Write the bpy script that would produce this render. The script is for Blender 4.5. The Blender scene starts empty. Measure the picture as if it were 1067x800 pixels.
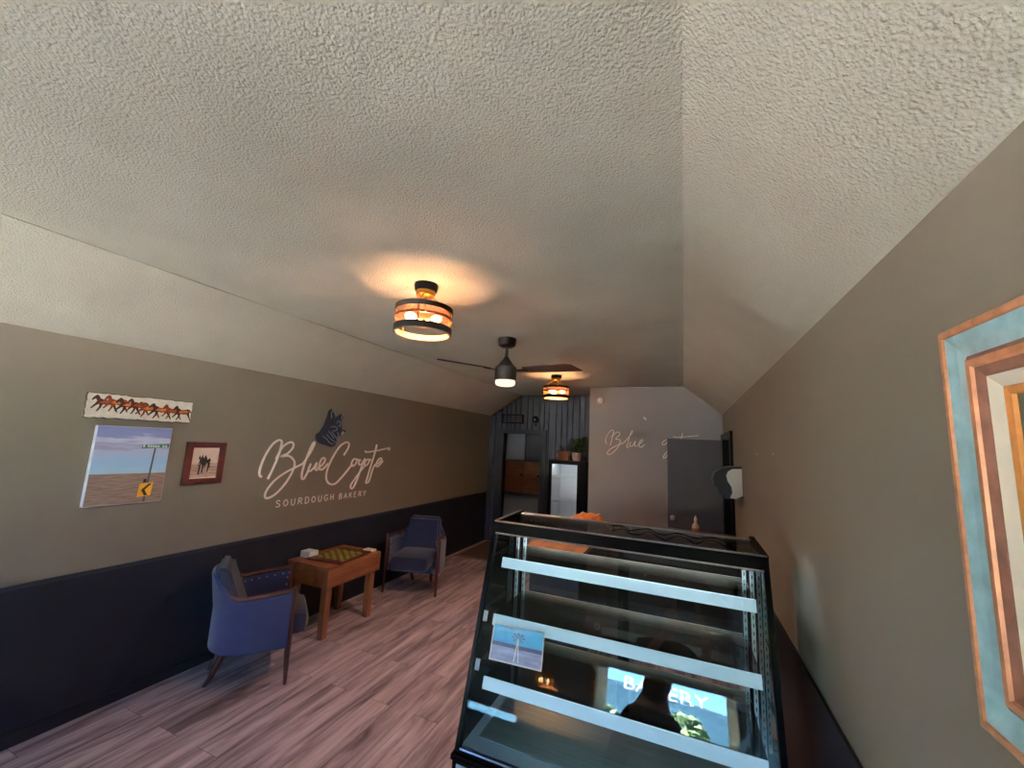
import bpy, bmesh, math, random
from mathutils import Vector, Matrix
random.seed(7)
SC = bpy.context.scene
COL = SC.collection
PI = math.pi
# ------------------------------------------------------------------ room numbers (metres, camera above the origin)
XL, XR = -3.391, 0.477
H, ZW = 2.654, 2.267            # flat ceiling, top of the side walls
CL, CR = -2.773, 0.009          # where the flat ceiling meets the slopes
YF, YE, YB = -1.6, 6.03, 6.95   # shop front, grey partition, boarded back wall
WA = 0.852                      # top of dark wainscot

# ------------------------------------------------------------------ materials
def nd(nt, t, **kw):
    n = nt.nodes.new(t)
    for k, v in kw.items():
        if k in n.inputs: n.inputs[k].default_value = v
        else: setattr(n, k, v)
    return n
def c4(c): return (c[0], c[1], c[2], 1.0)
def srgb(r, g, b):
    f = lambda v: (v/255/12.92) if v/255 <= .04045 else ((v/255+.055)/1.055)**2.4
    return (f(r), f(g), f(b))
MATS = {}
def mat(name, col, rough=.6, metal=0., var=.12, scale=12., stretch=(1,1,1), bump=0., bscale=80., spec=.5, coat=0., sheen=0.):
    if name in MATS: return MATS[name]
    m = bpy.data.materials.new(name); m.use_nodes = True
    nt = m.node_tree; b = nt.nodes['Principled BSDF']
    tc = nd(nt, 'ShaderNodeTexCoord'); mp = nd(nt, 'ShaderNodeMapping'); mp.inputs['Scale'].default_value = stretch
    nt.links.new(tc.outputs['Object'], mp.inputs['Vector'])
    nz = nd(nt, 'ShaderNodeTexNoise', Scale=scale, Detail=4.)
    nt.links.new(mp.outputs[0], nz.inputs['Vector'])
    rp = nd(nt, 'ShaderNodeValToRGB')
    rp.color_ramp.elements[0].position = .3; rp.color_ramp.elements[1].position = .7
    rp.color_ramp.elements[0].color = c4([max(0, v*(1-var)) for v in col]); rp.color_ramp.elements[1].color = c4([min(1, v*(1+var)) for v in col])
    nt.links.new(nz.outputs['Fac'], rp.inputs['Fac']); nt.links.new(rp.outputs['Color'], b.inputs['Base Color'])
    b.inputs['Roughness'].default_value = rough; b.inputs['Metallic'].default_value = metal
    b.inputs['Specular IOR Level'].default_value = spec
    b.inputs['Coat Weight'].default_value = coat
    b.inputs['Sheen Weight'].default_value = sheen
    if bump:
        n2 = nd(nt, 'ShaderNodeTexNoise', Scale=bscale, Detail=3.)
        nt.links.new(mp.outputs[0], n2.inputs['Vector'])
        bp = nd(nt, 'ShaderNodeBump', Strength=min(1, bump*100), Distance=bump)
        nt.links.new(n2.outputs['Fac'], bp.inputs['Height']); nt.links.new(bp.outputs[0], b.inputs['Normal'])
    MATS[name] = m
    return m
def emit(name, col, strength):
    m = bpy.data.materials.new(name); m.use_nodes = True; nt = m.node_tree
    nt.nodes.remove(nt.nodes['Principled BSDF'])
    e = nd(nt, 'ShaderNodeEmission'); e.inputs['Color'].default_value = c4(col); e.inputs['Strength'].default_value = strength
    nt.links.new(e.outputs[0], nt.nodes['Material Output'].inputs['Surface'])
    MATS[name] = m; return m
def glass(name, tint=(1,1,1), ior=1.5, rough=0.):
    m = bpy.data.materials.new(name); m.use_nodes = True; nt = m.node_tree
    nt.nodes.remove(nt.nodes['Principled BSDF'])
    fr = nd(nt, 'ShaderNodeFresnel', IOR=ior); tr = nd(nt, 'ShaderNodeBsdfTransparent'); tr.inputs['Color'].default_value = c4(tint)
    gl = nd(nt, 'ShaderNodeBsdfGlossy'); gl.inputs['Roughness'].default_value = rough
    mx = nd(nt, 'ShaderNodeMixShader')
    nt.links.new(fr.outputs[0], mx.inputs[0]); nt.links.new(tr.outputs[0], mx.inputs[1]); nt.links.new(gl.outputs[0], mx.inputs[2])
    nt.links.new(mx.outputs[0], nt.nodes['Material Output'].inputs['Surface'])
    MATS[name] = m; return m

def popcorn(name, col):
    m = mat(name, col, .9, var=.05, scale=3., spec=.25); nt = m.node_tree; b = nt.nodes['Principled BSDF']
    tc = nd(nt, 'ShaderNodeTexCoord')
    n1 = nd(nt, 'ShaderNodeTexNoise', Scale=110., Detail=3., Roughness=.55)
    v1 = nd(nt, 'ShaderNodeTexVoronoi', Scale=135.); v1.feature = 'SMOOTH_F1'
    nt.links.new(tc.outputs['Object'], n1.inputs['Vector']); nt.links.new(tc.outputs['Object'], v1.inputs['Vector'])
    sub = nd(nt, 'ShaderNodeMath'); sub.operation = 'MULTIPLY_ADD'; sub.inputs[1].default_value = -.8
    nt.links.new(v1.outputs['Distance'], sub.inputs[0]); nt.links.new(n1.outputs['Fac'], sub.inputs[2])
    bp = nd(nt, 'ShaderNodeBump', Strength=1., Distance=.004)
    nt.links.new(sub.outputs[0], bp.inputs['Height']); nt.links.new(bp.outputs[0], b.inputs['Normal'])
    return m
def planks_floor(name):
    m = bpy.data.materials.new(name); m.use_nodes = True; nt = m.node_tree; b = nt.nodes['Principled BSDF']
    tc = nd(nt, 'ShaderNodeTexCoord'); mp = nd(nt, 'ShaderNodeMapping'); mp.inputs['Rotation'].default_value = (0, 0, PI/2)
    nt.links.new(tc.outputs['Object'], mp.inputs['Vector'])
    br = nd(nt, 'ShaderNodeTexBrick'); br.offset = .37; br.offset_frequency = 2
    br.inputs['Scale'].default_value = 1.; br.inputs['Brick Width'].default_value = 1.22; br.inputs['Row Height'].default_value = .18
    br.inputs['Mortar Size'].default_value = .0012; br.inputs['Mortar Smooth'].default_value = .1; br.inputs['Bias'].default_value = 0.
    br.inputs['Color1'].default_value = (0, 0, 0, 1); br.inputs['Color2'].default_value = (1, 1, 1, 1); br.inputs['Mortar'].default_value = (.2, .2, .2, 1)
    nt.links.new(mp.outputs[0], br.inputs['Vector'])
    # grain shifted per plank
    sc = nd(nt, 'ShaderNodeVectorMath'); sc.operation = 'SCALE'; sc.inputs['Scale'].default_value = 7.
    nt.links.new(br.outputs['Color'], sc.inputs[0])
    ad = nd(nt, 'ShaderNodeVectorMath'); ad.operation = 'ADD'
    nt.links.new(mp.outputs[0], ad.inputs[0]); nt.links.new(sc.outputs[0], ad.inputs[1])
    m2 = nd(nt, 'ShaderNodeMapping'); m2.inputs['Scale'].default_value = (.9, 8, 1)
    nt.links.new(ad.outputs[0], m2.inputs['Vector'])
    g1 = nd(nt, 'ShaderNodeTexNoise', Scale=1.6, Detail=5., Roughness=.62, Distortion=.7)
    g2 = nd(nt, 'ShaderNodeTexNoise', Scale=9., Detail=3.)
    nt.links.new(m2.outputs[0], g1.inputs['Vector']); nt.links.new(m2.outputs[0], g2.inputs['Vector'])
    rp = nd(nt, 'ShaderNodeValToRGB'); e = rp.color_ramp.elements
    e[0].position = .3; e[0].color = c4(srgb(88, 74, 76)); e[1].position = .72; e[1].color = c4(srgb(206, 190, 194))
    k = e.new(.43); k.color = c4(srgb(142, 124, 127)); k = e.new(.55); k.color = c4(srgb(180, 161, 165))
    nt.links.new(g1.outputs['Fac'], rp.inputs['Fac'])
    mm = nd(nt, 'ShaderNodeMix'); mm.data_type = 'RGBA'; mm.blend_type = 'MULTIPLY'; mm.inputs['Factor'].default_value = .5
    nt.links.new(rp.outputs[0], mm.inputs['A'])
    r2 = nd(nt, 'ShaderNodeValToRGB'); r2.color_ramp.elements[0].color = (.95, .93, .94, 1); r2.color_ramp.elements[1].color = (1.75, 1.7, 1.72, 1)
    nt.links.new(br.outputs['Color'], r2.inputs['Fac']); nt.links.new(r2.outputs[0], mm.inputs['B'])
    m3 = nd(nt, 'ShaderNodeMix'); m3.data_type = 'RGBA'; m3.blend_type = 'MULTIPLY'; m3.inputs['Factor'].default_value = .22
    nt.links.new(mm.outputs['Result'], m3.inputs['A']); nt.links.new(g2.outputs['Fac'], m3.inputs['B'])
    m4 = nd(nt, 'ShaderNodeMix'); m4.data_type = 'RGBA'; m4.inputs['B'].default_value = c4(srgb(60, 48, 44))
    nt.links.new(br.outputs['Fac'], m4.inputs['Factor']); nt.links.new(m3.outputs['Result'], m4.inputs['A'])
    nt.links.new(m4.outputs['Result'], b.inputs['Base Color'])
    b.inputs['Roughness'].default_value = .42; b.inputs['Specular IOR Level'].default_value = .4
    MATS[name] = m; return m
def boards(name, col, w=.11):
    m = mat(name, col, .6, var=.35, scale=2.2, stretch=(9, 9, .6)); return m
def wood(name, a, b_, stretch=(1, 1, 12), rough=.5, scale=2.5):
    m = mat(name, a, rough); nt = m.node_tree
    for n in nt.nodes:
        if n.type == 'MAPPING': n.inputs['Scale'].default_value = stretch
        if n.type == 'TEX_NOISE': n.inputs['Scale'].default_value = scale; n.inputs['Distortion'].default_value = .8; n.inputs['Detail'].default_value = 6
        if n.type == 'VALTORGB': n.color_ramp.elements[0].color = c4(a); n.color_ramp.elements[1].color = c4(b_)
    return m

M = {}
M['wall'] = mat('olive_taupe_wall_paint', srgb(128, 118, 104), .62, var=.03, scale=2., bump=.0006, bscale=160., spec=.35)
M['ceil'] = popcorn('popcorn_ceiling_paint', srgb(192, 187, 172))
M['gap'] = mat('dark_seam', srgb(30, 28, 25), .9)
M['grey'] = mat('grey_partition_paint', srgb(148, 144, 145), .6, var=.03, scale=2., bump=.0005, bscale=160.)
M['navy'] = mat('navy_wainscot_paint', srgb(31, 32, 42), .5, var=.08, scale=3., bump=.0004, bscale=120., spec=.35)
M['board'] = boards('weathered_navy_boards', srgb(60, 62, 77))
M['trimnavy'] = mat('navy_trim_paint', srgb(38, 41, 54), .5)
M['floor'] = planks_floor('vinyl_plank_floor')
M['black'] = mat('black_metal', srgb(9, 9, 10), .5, var=.15, spec=.08)
M['blackm'] = mat('matt_black', srgb(24, 23, 24), .7)
M['steel'] = mat('brushed_steel', srgb(150, 155, 160), .35, .9, scale=4., stretch=(1, 20, 20))
M['alu'] = mat('aluminium', srgb(200, 200, 205), .3, .95)
M['white'] = mat('white_plastic', srgb(222, 222, 218), .45, var=.03)
M['rail'] = mat('price_rail_added_glow', srgb(225, 234, 242), .42, var=.03)
_b = M['rail'].node_tree.nodes['Principled BSDF']; _b.inputs['Emission Color'].default_value = (.50, .79, 1., 1.); _b.inputs['Emission Strength'].default_value = .06  # faint glow added so the white price rails read brighter
M['deck'] = mat('grey_case_deck', srgb(150, 156, 170), .45, var=.06)
M['glass'] = glass('clear_pane', (.95, .97, .965))
M['shelfglass'] = glass('shelf_glass', (.90, .95, .93))
M['winglass'] = glass('window_pane', (.97, .98, .98))
M['velvet'] = mat('blue_velvet', srgb(25, 37, 88), .8, var=.14, scale=14., bump=.0006, bscale=300., sheen=.35)
M['velvetd'] = mat('worn_blue_velvet', srgb(32, 39, 68), .85, var=.2, scale=10., bump=.0006, bscale=300., sheen=.3)
M['mahog'] = wood('dark_mahogany', srgb(48, 22, 20), srgb(84, 42, 34), (6, 6, 1), .35)
M['brass'] = mat('brass', srgb(196, 142, 62), .28, 1., var=.1)
M['bronze'] = mat('oil_rubbed_bronze', srgb(34, 27, 27), .5, .0, spec=.3)
M['copper'] = mat('copper_band', srgb(190, 112, 70), .35, .9)
M['pine'] = wood('stained_pine', srgb(112, 62, 36), srgb(160, 98, 60), (8, 1.2, 8), .5, 2.)
M['pineleg'] = wood('stained_pine_leg', srgb(124, 76, 50), srgb(166, 112, 76), (8, 8, 1.2), .5, 2.)
M['orangewood'] = wood('orange_oak', srgb(150, 84, 44), srgb(196, 124, 72), (7, 1, 7), .45, 2.)
M['cabwood'] = wood('oak_cabinet_door', srgb(108, 58, 32), srgb(150, 88, 52), (1.2, 3, 6), .5, 2.5)
M['cream'] = mat('cream_paint', srgb(240, 224, 200), .6, var=.06)
M['person'] = mat('black_cotton', srgb(22, 22, 25), .9, var=.2)
M['skin'] = mat('skin', srgb(196, 142, 116), .55, var=.06)
M['hair'] = mat('dark_hair', srgb(40, 28, 22), .7)
M['leaf'] = mat('green_leaves', srgb(58, 78, 46), .7, var=.4, scale=20., spec=.15)
M['leafb'] = mat('bright_leaves', srgb(92, 112, 48), .8, var=.4, scale=6., spec=.1)

# ------------------------------------------------------------------ mesh helpers
def box(bm, lo, hi, bev=0.):
    lo = Vector(lo); hi = Vector(hi)
    r = bmesh.ops.create_cube(bm, size=1.)
    vs = r['verts']
    for v in vs: v.co = Vector(((lo[i]+hi[i])/2 + v.co[i]*(hi[i]-lo[i])) for i in range(3))
    if bev:
        es = list({e for v in vs for e in v.link_edges})
        bmesh.ops.bevel(bm, geom=es, offset=bev, segments=2, affect='EDGES', profile=.5)
    return vs
def hexa(bm, pts):
    """eight corners: bottom four (ccw) then top four"""
    v = [bm.verts.new(p) for p in pts]
    for f in ((3,2,1,0),(4,5,6,7),(0,1,5,4),(1,2,6,5),(2,3,7,6),(3,0,4,7)): bm.faces.new([v[i] for i in f])
def frame_of(d):
    d = d.normalized(); a = Vector((0,0,1)) if abs(d.z) < .9 else Vector((1,0,0))
    x = d.cross(a).normalized(); return x, d.cross(x).normalized()
def tube(bm, pts, r, n=8, cap=True, flat=None):
    pts = [Vector(p) for p in pts]; rings = []
    rs = r if isinstance(r, (list, tuple)) else [r]*len(pts)
    px = None
    for i, p in enumerate(pts):
        d = (pts[min(i+1, len(pts)-1)]-pts[max(i-1, 0)])
        if d.length < 1e-9: d = Vector((0,0,1))
        d.normalize()
        if px is None: x, y = frame_of(d)
        else:
            x = px - d*px.dot(d)
            if x.length < 1e-6: x, y = frame_of(d)
            x.normalize(); y = d.cross(x)
        px = x
        rings.append([bm.verts.new(p + (x*math.cos(2*PI*k/n) + y*math.sin(2*PI*k/n))*rs[i]) for k in range(n)])
    for a, b in zip(rings, rings[1:]):
        for k in range(n): bm.faces.new((a[k], a[(k+1)%n], b[(k+1)%n], b[k]))
    if cap:
        bm.faces.new(rings[0][::-1]); bm.faces.new(rings[-1])
def cyl(bm, a, b, r0, r1=None, n=20): tube(bm, [a, b], [r0, r1 if r1 is not None else r0], n)
def lathe(bm, prof, c=(0,0,0), n=32):
    c = Vector(c); rings = []
    for r, z in prof: rings.append([bm.verts.new(c + Vector((r*math.cos(2*PI*k/n), r*math.sin(2*PI*k/n), z))) for k in range(n)] if r > 1e-6 else [bm.verts.new(c+Vector((0,0,z)))])
    for a, b in zip(rings, rings[1:]):
        for k in range(n):
            q = [a[k%len(a)], a[(k+1)%len(a)], b[(k+1)%len(b)], b[k%len(b)]]
            q = list(dict.fromkeys(q))
            if len(q) > 2: bm.faces.new(q)
def ring_band(bm, c, ro, ri, z0, z1, n=48):
    lathe(bm, [(ri, z0), (ro, z0), (ro, z1), (ri, z1), (ri, z0)], c, n)
def ball(bm, c, r, sx=1, sy=1, sz=1, seg=12):
    q = bmesh.ops.create_uvsphere(bm, u_segments=seg, v_segments=max(6, seg*2//3), radius=1.)
    for v in q['verts']: v.co = Vector((c[0]+v.co.x*r*sx, c[1]+v.co.y*r*sy, c[2]+v.co.z*r*sz))
def prism(bm, poly, mapf, d0, d1):
    """outline poly [(u,v)] mapped by mapf(u,v,d)"""
    a = [bm.verts.new(mapf(u, v, d0)) for u, v in poly]; b = [bm.verts.new(mapf(u, v, d1)) for u, v in poly]
    n = len(poly)
    f1 = bm.faces.new(a[::-1]); f2 = bm.faces.new(b); f1.normal_update(); f2.normal_update()
    for i in range(n): bm.faces.new((a[i], a[(i+1)%n], b[(i+1)%n], b[i]))
    bmesh.ops.triangulate(bm, faces=[f1, f2])
def catmull(pts, k=6):
    P = [Vector(p) for p in pts]; out = []
    for i in range(len(P)-1):
        p0, p1, p2, p3 = P[max(i-1,0)], P[i], P[i+1], P[min(i+2, len(P)-1)]
        for j in range(k):
            t = j/k
            out.append(.5*((2*p1)+(-p0+p2)*t+(2*p0-5*p1+4*p2-p3)*t*t+(-p0+3*p1-3*p2+p3)*t**3))
    out.append(P[-1]); return out
def obj(name, bm, m, parent=None, smooth=False, world=True):
    """links ONE mesh object; with a parent, world geometry is moved into the parent's space"""
    if isinstance(bm, bpy.types.Mesh): me = bm
    else:
        bmesh.ops.recalc_face_normals(bm, faces=bm.faces[:])
        me = bpy.data.meshes.new(name); bm.to_mesh(me); bm.free()
    for mm in (m if isinstance(m, (list, tuple)) else [m]): me.materials.append(mm)
    o = bpy.data.objects.new(name, me); COL.objects.link(o)
    if parent:
        o.parent = parent
        if world:
            p = parent; off = Vector((0,0,0))
            while p: off += p.location; p = p.parent
            me.transform(Matrix.Translation(-off))
    if smooth:
        for f in me.polygons: f.use_smooth = True
        try: me.set_sharp_from_angle(angle=math.radians(40))
        except Exception: pass
    return o
def BM(): return bmesh.new()
def thing(name, loc, label, cat, group=None, rz=0.):
    o = bpy.data.objects.new(name, None); o.empty_display_size = .1; COL.objects.link(o)
    o.location = loc; o.rotation_euler = (0, 0, rz); tag(o, label, cat, group); return o
def tag(o, label, cat, group=None):
    o['label'] = label; o['category'] = cat
    if group: o['group'] = group
    return o
def struct(name, bm, m, parent=None, smooth=False):
    o = obj(name, bm, m, parent, smooth)
    if not parent: o['kind'] = 'structure'
    return o
def origin_to(o, loc):
    """move an unparented object's origin"""
    o.data.transform(Matrix.Translation(-Vector(loc))); o.location = loc
    return o
def copy_thing(o, loc, rz, label):
    c = o.copy(); COL.objects.link(c); c.location = loc; c.rotation_euler = (0, 0, rz); c['label'] = label
    for ch in o.children:
        d = ch.copy(); COL.objects.link(d); d.parent = c
        for g in ch.children:
            e = g.copy(); COL.objects.link(e); e.parent = d
    return c
def onL(y, z, d=0.): return Vector((XL+d, y, z))        # a point on the left wall, d metres proud of it

# ================================================================== ROOM SHELL
b = BM(); box(b, (XL-.15, YF-.2, -.1), (XR+.15, 9.2, 0)); struct('floor', b, M['floor'])
def wall_with_hole(bm, axis, at0, at1, lo, hi, holes):
    """box wall; axis 0: plane x, spans y; axis 1: plane y, spans x; holes [(s0,s1,z0,z1)] not overlapping in s"""
    def bx(s0, s1, z0, z1):
        if s1-s0 < 1e-5 or z1-z0 < 1e-5: return
        if axis == 0: box(bm, (at0, s0, z0), (at1, s1, z1))
        else: box(bm, (s0, at0, z0), (s1, at1, z1))
    s = lo[0]
    for h in sorted(holes):
        bx(s, h[0], lo[1], hi[1]); z_ = lo[1]
        for k in range(2, len(h), 2): bx(h[0], h[1], z_, h[k]); z_ = h[k+1]
        bx(h[0], h[1], z_, hi[1]); s = h[1]
    bx(s, hi[0], lo[1], hi[1])
WL = (-1.40, -.78, .75, 2.12)          # unseen left-wall window, added to let in more daylight
b = BM(); wall_with_hole(b, 0, XL-.15, XL, (YF-.2, 0), (YB+.0, ZW+.02), [WL]); struct('wall_left', b, M['wall'])
WR = (-1.40, -.40, 1.0, 2.12)         # unseen right-wall window, added to brighten the left wall
b = BM(); wall_with_hole(b, 0, XR, XR+.15, (YF-.2, 0), (4.95, ZW+.02), [WR]); box(b, (XR, 4.95, 1.93), (XR+.15, 5.85, ZW+.02)); box(b, (XR, 5.85, 0), (XR+.15, 6.3, ZW+.02)); struct('wall_right', b, M['wall'])
b = BM(); box(b, (CL, YF-.2, H), (CR, 7.1, H+.1)); struct('ceiling', b, M['ceil'])
def slope(name, xa, za, xb, zb):
    b = BM(); y0, y1 = YF-.2, 7.1
    hexa(b, [(xa,y0,za),(xb,y0,zb),(xb,y1,zb),(xa,y1,za),(xa,y0,za+.12),(xb,y0,zb+.12),(xb,y1,zb+.12),(xa,y1,za+.12)])
    return struct(name, b, M['ceil'])
slope('ceiling_left', XL-.02, ZW-.0125, CL-.010, H-.003)
slope('ceiling_right', CR-.001, H, XR+.02, ZW-.016)
b = BM(); box(b, (CL-.03, YF-.2, H+.02), (CL+.02, 7.1, H+.16)); struct('trim_1', b, M['gap'])
b = BM(); box(b, (XL-.2, YF-.2, H+.17), (XR+.2, 8.4, H+.25)); struct('leak_cover_slab', b, M['gap'])  # unseen slab added over the ceiling to block light leaks
# wainscot, cap and baseboard
b = BM(); box(b, (XL, YF, .0), (XL+.012, .0, WA)); box(b, (XL, 0, 0), (XL+.012, YB, WA)); struct('trim_2', b, M['navy'])
b = BM(); box(b, (XL+.012, YF, WA-.02), (XL+.02, YB, WA+.004)); struct('trim_3', b, M['trimnavy'])
b = BM(); box(b, (XR-.012, YF, 0), (XR, 4.95, WA)); struct('trim_4', b, M['navy'])
b = BM(); box(b, (XL+.012, YF, 0), (XL+.02, YB, .07)); struct('baseboard_left', b, M['navy'])

# grey partition at the end (with the lower slope cut off its top right)
b = BM()
prism(b, [(-1.300,0),(XR,0),(XR,ZW),(CR,H),(-1.300,H)], lambda u,v,d: Vector((u, YE+d, v)), 0, .12); struct('wall_end', b, M['grey'])
b = BM(); box(b, (-1.305, YE+.12, 0), (-1.19, YB, H)); struct('wall_return', b, M['board'])
# boarded back wall with doorway, each board standing between grooves
DX0, DX1, DZ = -3.08, -2.36, 1.945
b = BM(); box(b, (DX1, YB, 0), (-1.19, YB+.1, H)); box(b, (XL, YB, DZ), (DX1, YB+.1, H)); box(b, (XL, YB, 0), (DX0, YB+.1, DZ)); struct('wall_back', b, M['gap'])
b = BM(); x = XL+.004; i = 0
while x < -1.31:
    w = random.choice((.085, .1, .12, .14)); x1 = min(x+w, -1.306); t = .012+random.random()*.012
    top = H if x > CL else ZW+(x-XL)*(H-ZW)/(CL-XL)
    segs = [(0., top)]
    if x1 > DX0 and x < DX1: segs = [(DZ, top)]
    for z0, z1 in segs: box(b, (x, YB-t, z0), (x1-.006, YB, z1-.004), .002)
    x = x1
struct('trim_5', b, M['board'])
b = BM()   # door casing round the doorway
box(b, (DX0-.13, YB-.05, 0), (DX0, YB+.1, DZ+.07)); box(b, (DX1, YB-.05, 0), (DX1+.11, YB+.1, DZ+.07)); box(b, (DX0, YB-.05, DZ), (DX1, YB+.1, DZ+.07)); struct('trim_6', b, M['trimnavy'])
# room behind the doorway
b = BM(); box(b, (-4.2, 8.3, 0), (-1.0, 8.4, H)); struct('wall_backroom', b, M['grey'])
b = BM(); box(b, (-4.3, YB+.1, 0), (-4.2, 8.4, H)); struct('wall_backroom_left', b, M['grey'])
b = BM(); box(b, (-1.1, YB+.1, 0), (-1.0, 8.4, H)); struct('wall_backroom_right', b, M['grey'])
b = BM(); box(b, (-4.3, YB+.1, 2.5), (-1.0, 8.4, 2.6)); struct('ceiling_backroom', b, M['grey'])

b = BM(); box(b, (-4.3, YB, 0), (XL-.15, YB+.1, H)); box(b, (-1.19, YB, 0), (-1.0, YB+.1, H)); struct('wall_backroom_front', b, M['grey'])  # unseen end pieces, added to stop outdoor light leaking in
# shop front behind the camera: the window that the case mirrors, and a glazed door added to let in daylight
WX0, WX1, WZ0, WZ1 = -.84, .37, 1.02, 1.68
GD = (-3.28, -2.74, .02, 2.08)
W3 = (-2.56, -1.78, .625, .695)
b = BM(); wall_with_hole(b, 1, YF-.16, YF, (XL-.15, 0), (XR+.15, H+.1), [(WX0-.11, WX1+.09, WZ0-.05, WZ1, 1.945, 1.985), GD, W3]); struct('wall_front', b, M['wall'])
w4 = bpy.data.objects.new('window_4', None); COL.objects.link(w4); w4.location = (WX0, YF, 1.94); w4['kind'] = 'structure'
b = BM(); box(b, (WX0-.11, YF-.1, 1.945), (WX1+.09, YF-.094, 1.985)); obj('window_glass', b, M['winglass'], w4)
for xa, xb in ((WX0-.11, -.63), (-.33, -.27), (.02, .08), (.30, WX1+.09)):
    b = BM(); box(b, (xa, YF-.05, 1.945), (xb, YF-.02, 1.985)); obj('mullion', b, M['trimnavy'], w4)
w3 = bpy.data.objects.new('window_3', None); COL.objects.link(w3); w3.location = (W3[0], YF, W3[2]); w3['kind'] = 'structure'
b = BM(); box(b, (W3[0], YF-.1, W3[2]), (W3[1], YF-.094, W3[3])); obj('window_glass', b, M['winglass'], w3)
b = BM(); wall_with_hole(b, 1, YF, YF+.025, (W3[0]-.06, W3[2]-.05), (W3[1]+.06, W3[3]+.05), [W3]); obj('window_casing', b, M['trimnavy'], w3)
w1 = bpy.data.objects.new('window_1', None); COL.objects.link(w1); w1.location = (WX0, YF, WZ0); w1['kind'] = 'structure'
b = BM()
for lo, hi in (((WX0-.124, YF, WZ0-.1), (WX0-.11, YF+.03, WZ1+.09)), ((WX1+.09, YF, WZ0-.1), (WX1+.10, YF+.03, WZ1+.09)), ((WX0-.11, YF, WZ1), (WX1+.09, YF+.03, WZ1+.09)), ((WX0-.11, YF, WZ0-.1), (WX1+.09, YF+.05, WZ0-.05))): box(b, lo, hi, .003)
obj('window_casing', b, M['cream'], w1)
b = BM()
o = .11
for lo, hi in (((WX0-.125, YF, WZ0-.1), (WX0-.11, YF+.04, WZ1+.1)), ((WX1+.09, YF, WZ0-.1), (WX1+.102, YF+.04, WZ1+.1)), ((WX0-.125, YF, WZ1+.09), (WX1+.102, YF+.04, WZ1+.105))): box(b, lo, hi)
obj('casing_lip', b, M['orangewood'], w1)
b = BM(); box(b, (WX0-.11, YF-.1, WZ0-.05), (WX1+.09, YF-.094, WZ1)); obj('window_glass', b, M['winglass'], w1)
def translucent(name, col, t=.7):
    m = bpy.data.materials.new(name); m.use_nodes = True; nt = m.node_tree; nt.nodes.remove(nt.nodes['Principled BSDF'])
    d_ = nd(nt, 'ShaderNodeBsdfDiffuse'); d_.inputs['Color'].default_value = c4(col); t_ = nd(nt, 'ShaderNodeBsdfTranslucent'); t_.inputs['Color'].default_value = c4(col)
    x_ = nd(nt, 'ShaderNodeMixShader'); x_.inputs[0].default_value = t
    nt.links.new(d_.outputs[0], x_.inputs[1]); nt.links.new(t_.outputs[0], x_.inputs[2]); nt.links.new(x_.outputs[0], nt.nodes['Material Output'].inputs['Surface']); return m
M['curtain'] = translucent('cream_curtain', srgb(205, 200, 180)); M['vinyl'] = translucent('white_vinyl', srgb(235, 238, 245), .85)
for xa, xb in ((WX0-.108, WX0), (WX1, WX1+.088)):
    b = BM(); n_ = 16; fr_ = [b.verts.new((xa+(xb-xa)*i/n_, YF-.06+.012*math.sin(i*1.9), WZ0-.048)) for i in range(n_+1)]; to_ = [b.verts.new((v.co.x, v.co.y, WZ1)) for v in fr_]
    for i in range(n_): b.faces.new((fr_[i], fr_[i+1], to_[i+1], to_[i]))
    obj('curtain', b, M['curtain'], w1, True)
b = BM(); box(b, (WX0-.108, YF-.04, 1.40), (WX1+.088, YF-.02, WZ1)); box(b, (WX0-.108, YF-.045, 1.385), (WX1+.088, YF-.015, 1.405), .004); obj('brown_shade', b, mat('brown_shade_cloth', srgb(84, 56, 46), .8), w1)
def mesh_text(txt, size, mats, name, place, parent=None, extrude=.002, align='CENTER'):
    """text turned into a mesh, place(x,y,z) maps its own plane into the world"""
    cu = bpy.data.curves.new(name, 'FONT'); cu.body = txt; cu.size = size; cu.align_x = align; cu.extrude = extrude; cu.resolution_u = 3
    o = bpy.data.objects.new(name, cu); COL.objects.link(o)
    bpy.context.view_layer.update()
    me = bpy.data.meshes.new_from_object(o.evaluated_get(bpy.context.evaluated_depsgraph_get()))
    bpy.data.objects.remove(o)
    for v in me.vertices: v.co = place(*v.co)
    me.materials.clear()
    bm = BM(); bm.from_mesh(me); bpy.data.meshes.remove(me)
    return obj(name, bm, mats, parent)
tag(mesh_text('BAKERY', .17, M['vinyl'], 'window_lettering', lambda x, y, z: Vector((WX0+.605+x*1.45, YF-.105+z, 1.235+y))),
    'white capital lettering BAKERY on the shop window, mirrored in the display case', 'lettering')
w2 = bpy.data.objects.new('added_window_left', None); COL.objects.link(w2); w2.location = (XL, WL[0], WL[2]); w2['kind'] = 'structure'
b = BM(); box(b, (XL-.1, WL[0], WL[2]), (XL-.094, WL[1], WL[3])); obj('window_glass', b, M['winglass'], w2)
b = BM()
for lo, hi in (((XL, WL[0]-.08, WL[2]-.08), (XL+.025, WL[0], WL[3]+.08)), ((XL, WL[1], WL[2]-.08), (XL+.025, WL[1]+.08, WL[3]+.08)), ((XL, WL[0], WL[3]), (XL+.025, WL[1], WL[3]+.08)), ((XL, WL[0], WL[2]-.08), (XL+.04, WL[1], WL[2]))): box(b, lo, hi, .003)
obj('window_casing', b, M['trimnavy'], w2)
w5 = bpy.data.objects.new('added_window_right', None); COL.objects.link(w5); w5.location = (XR, WR[0], WR[2]); w5['kind'] = 'structure'
b = BM(); box(b, (XR+.094, WR[0], WR[2]), (XR+.1, WR[1], WR[3])); obj('window_glass', b, M['winglass'], w5)
b = BM()
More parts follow.
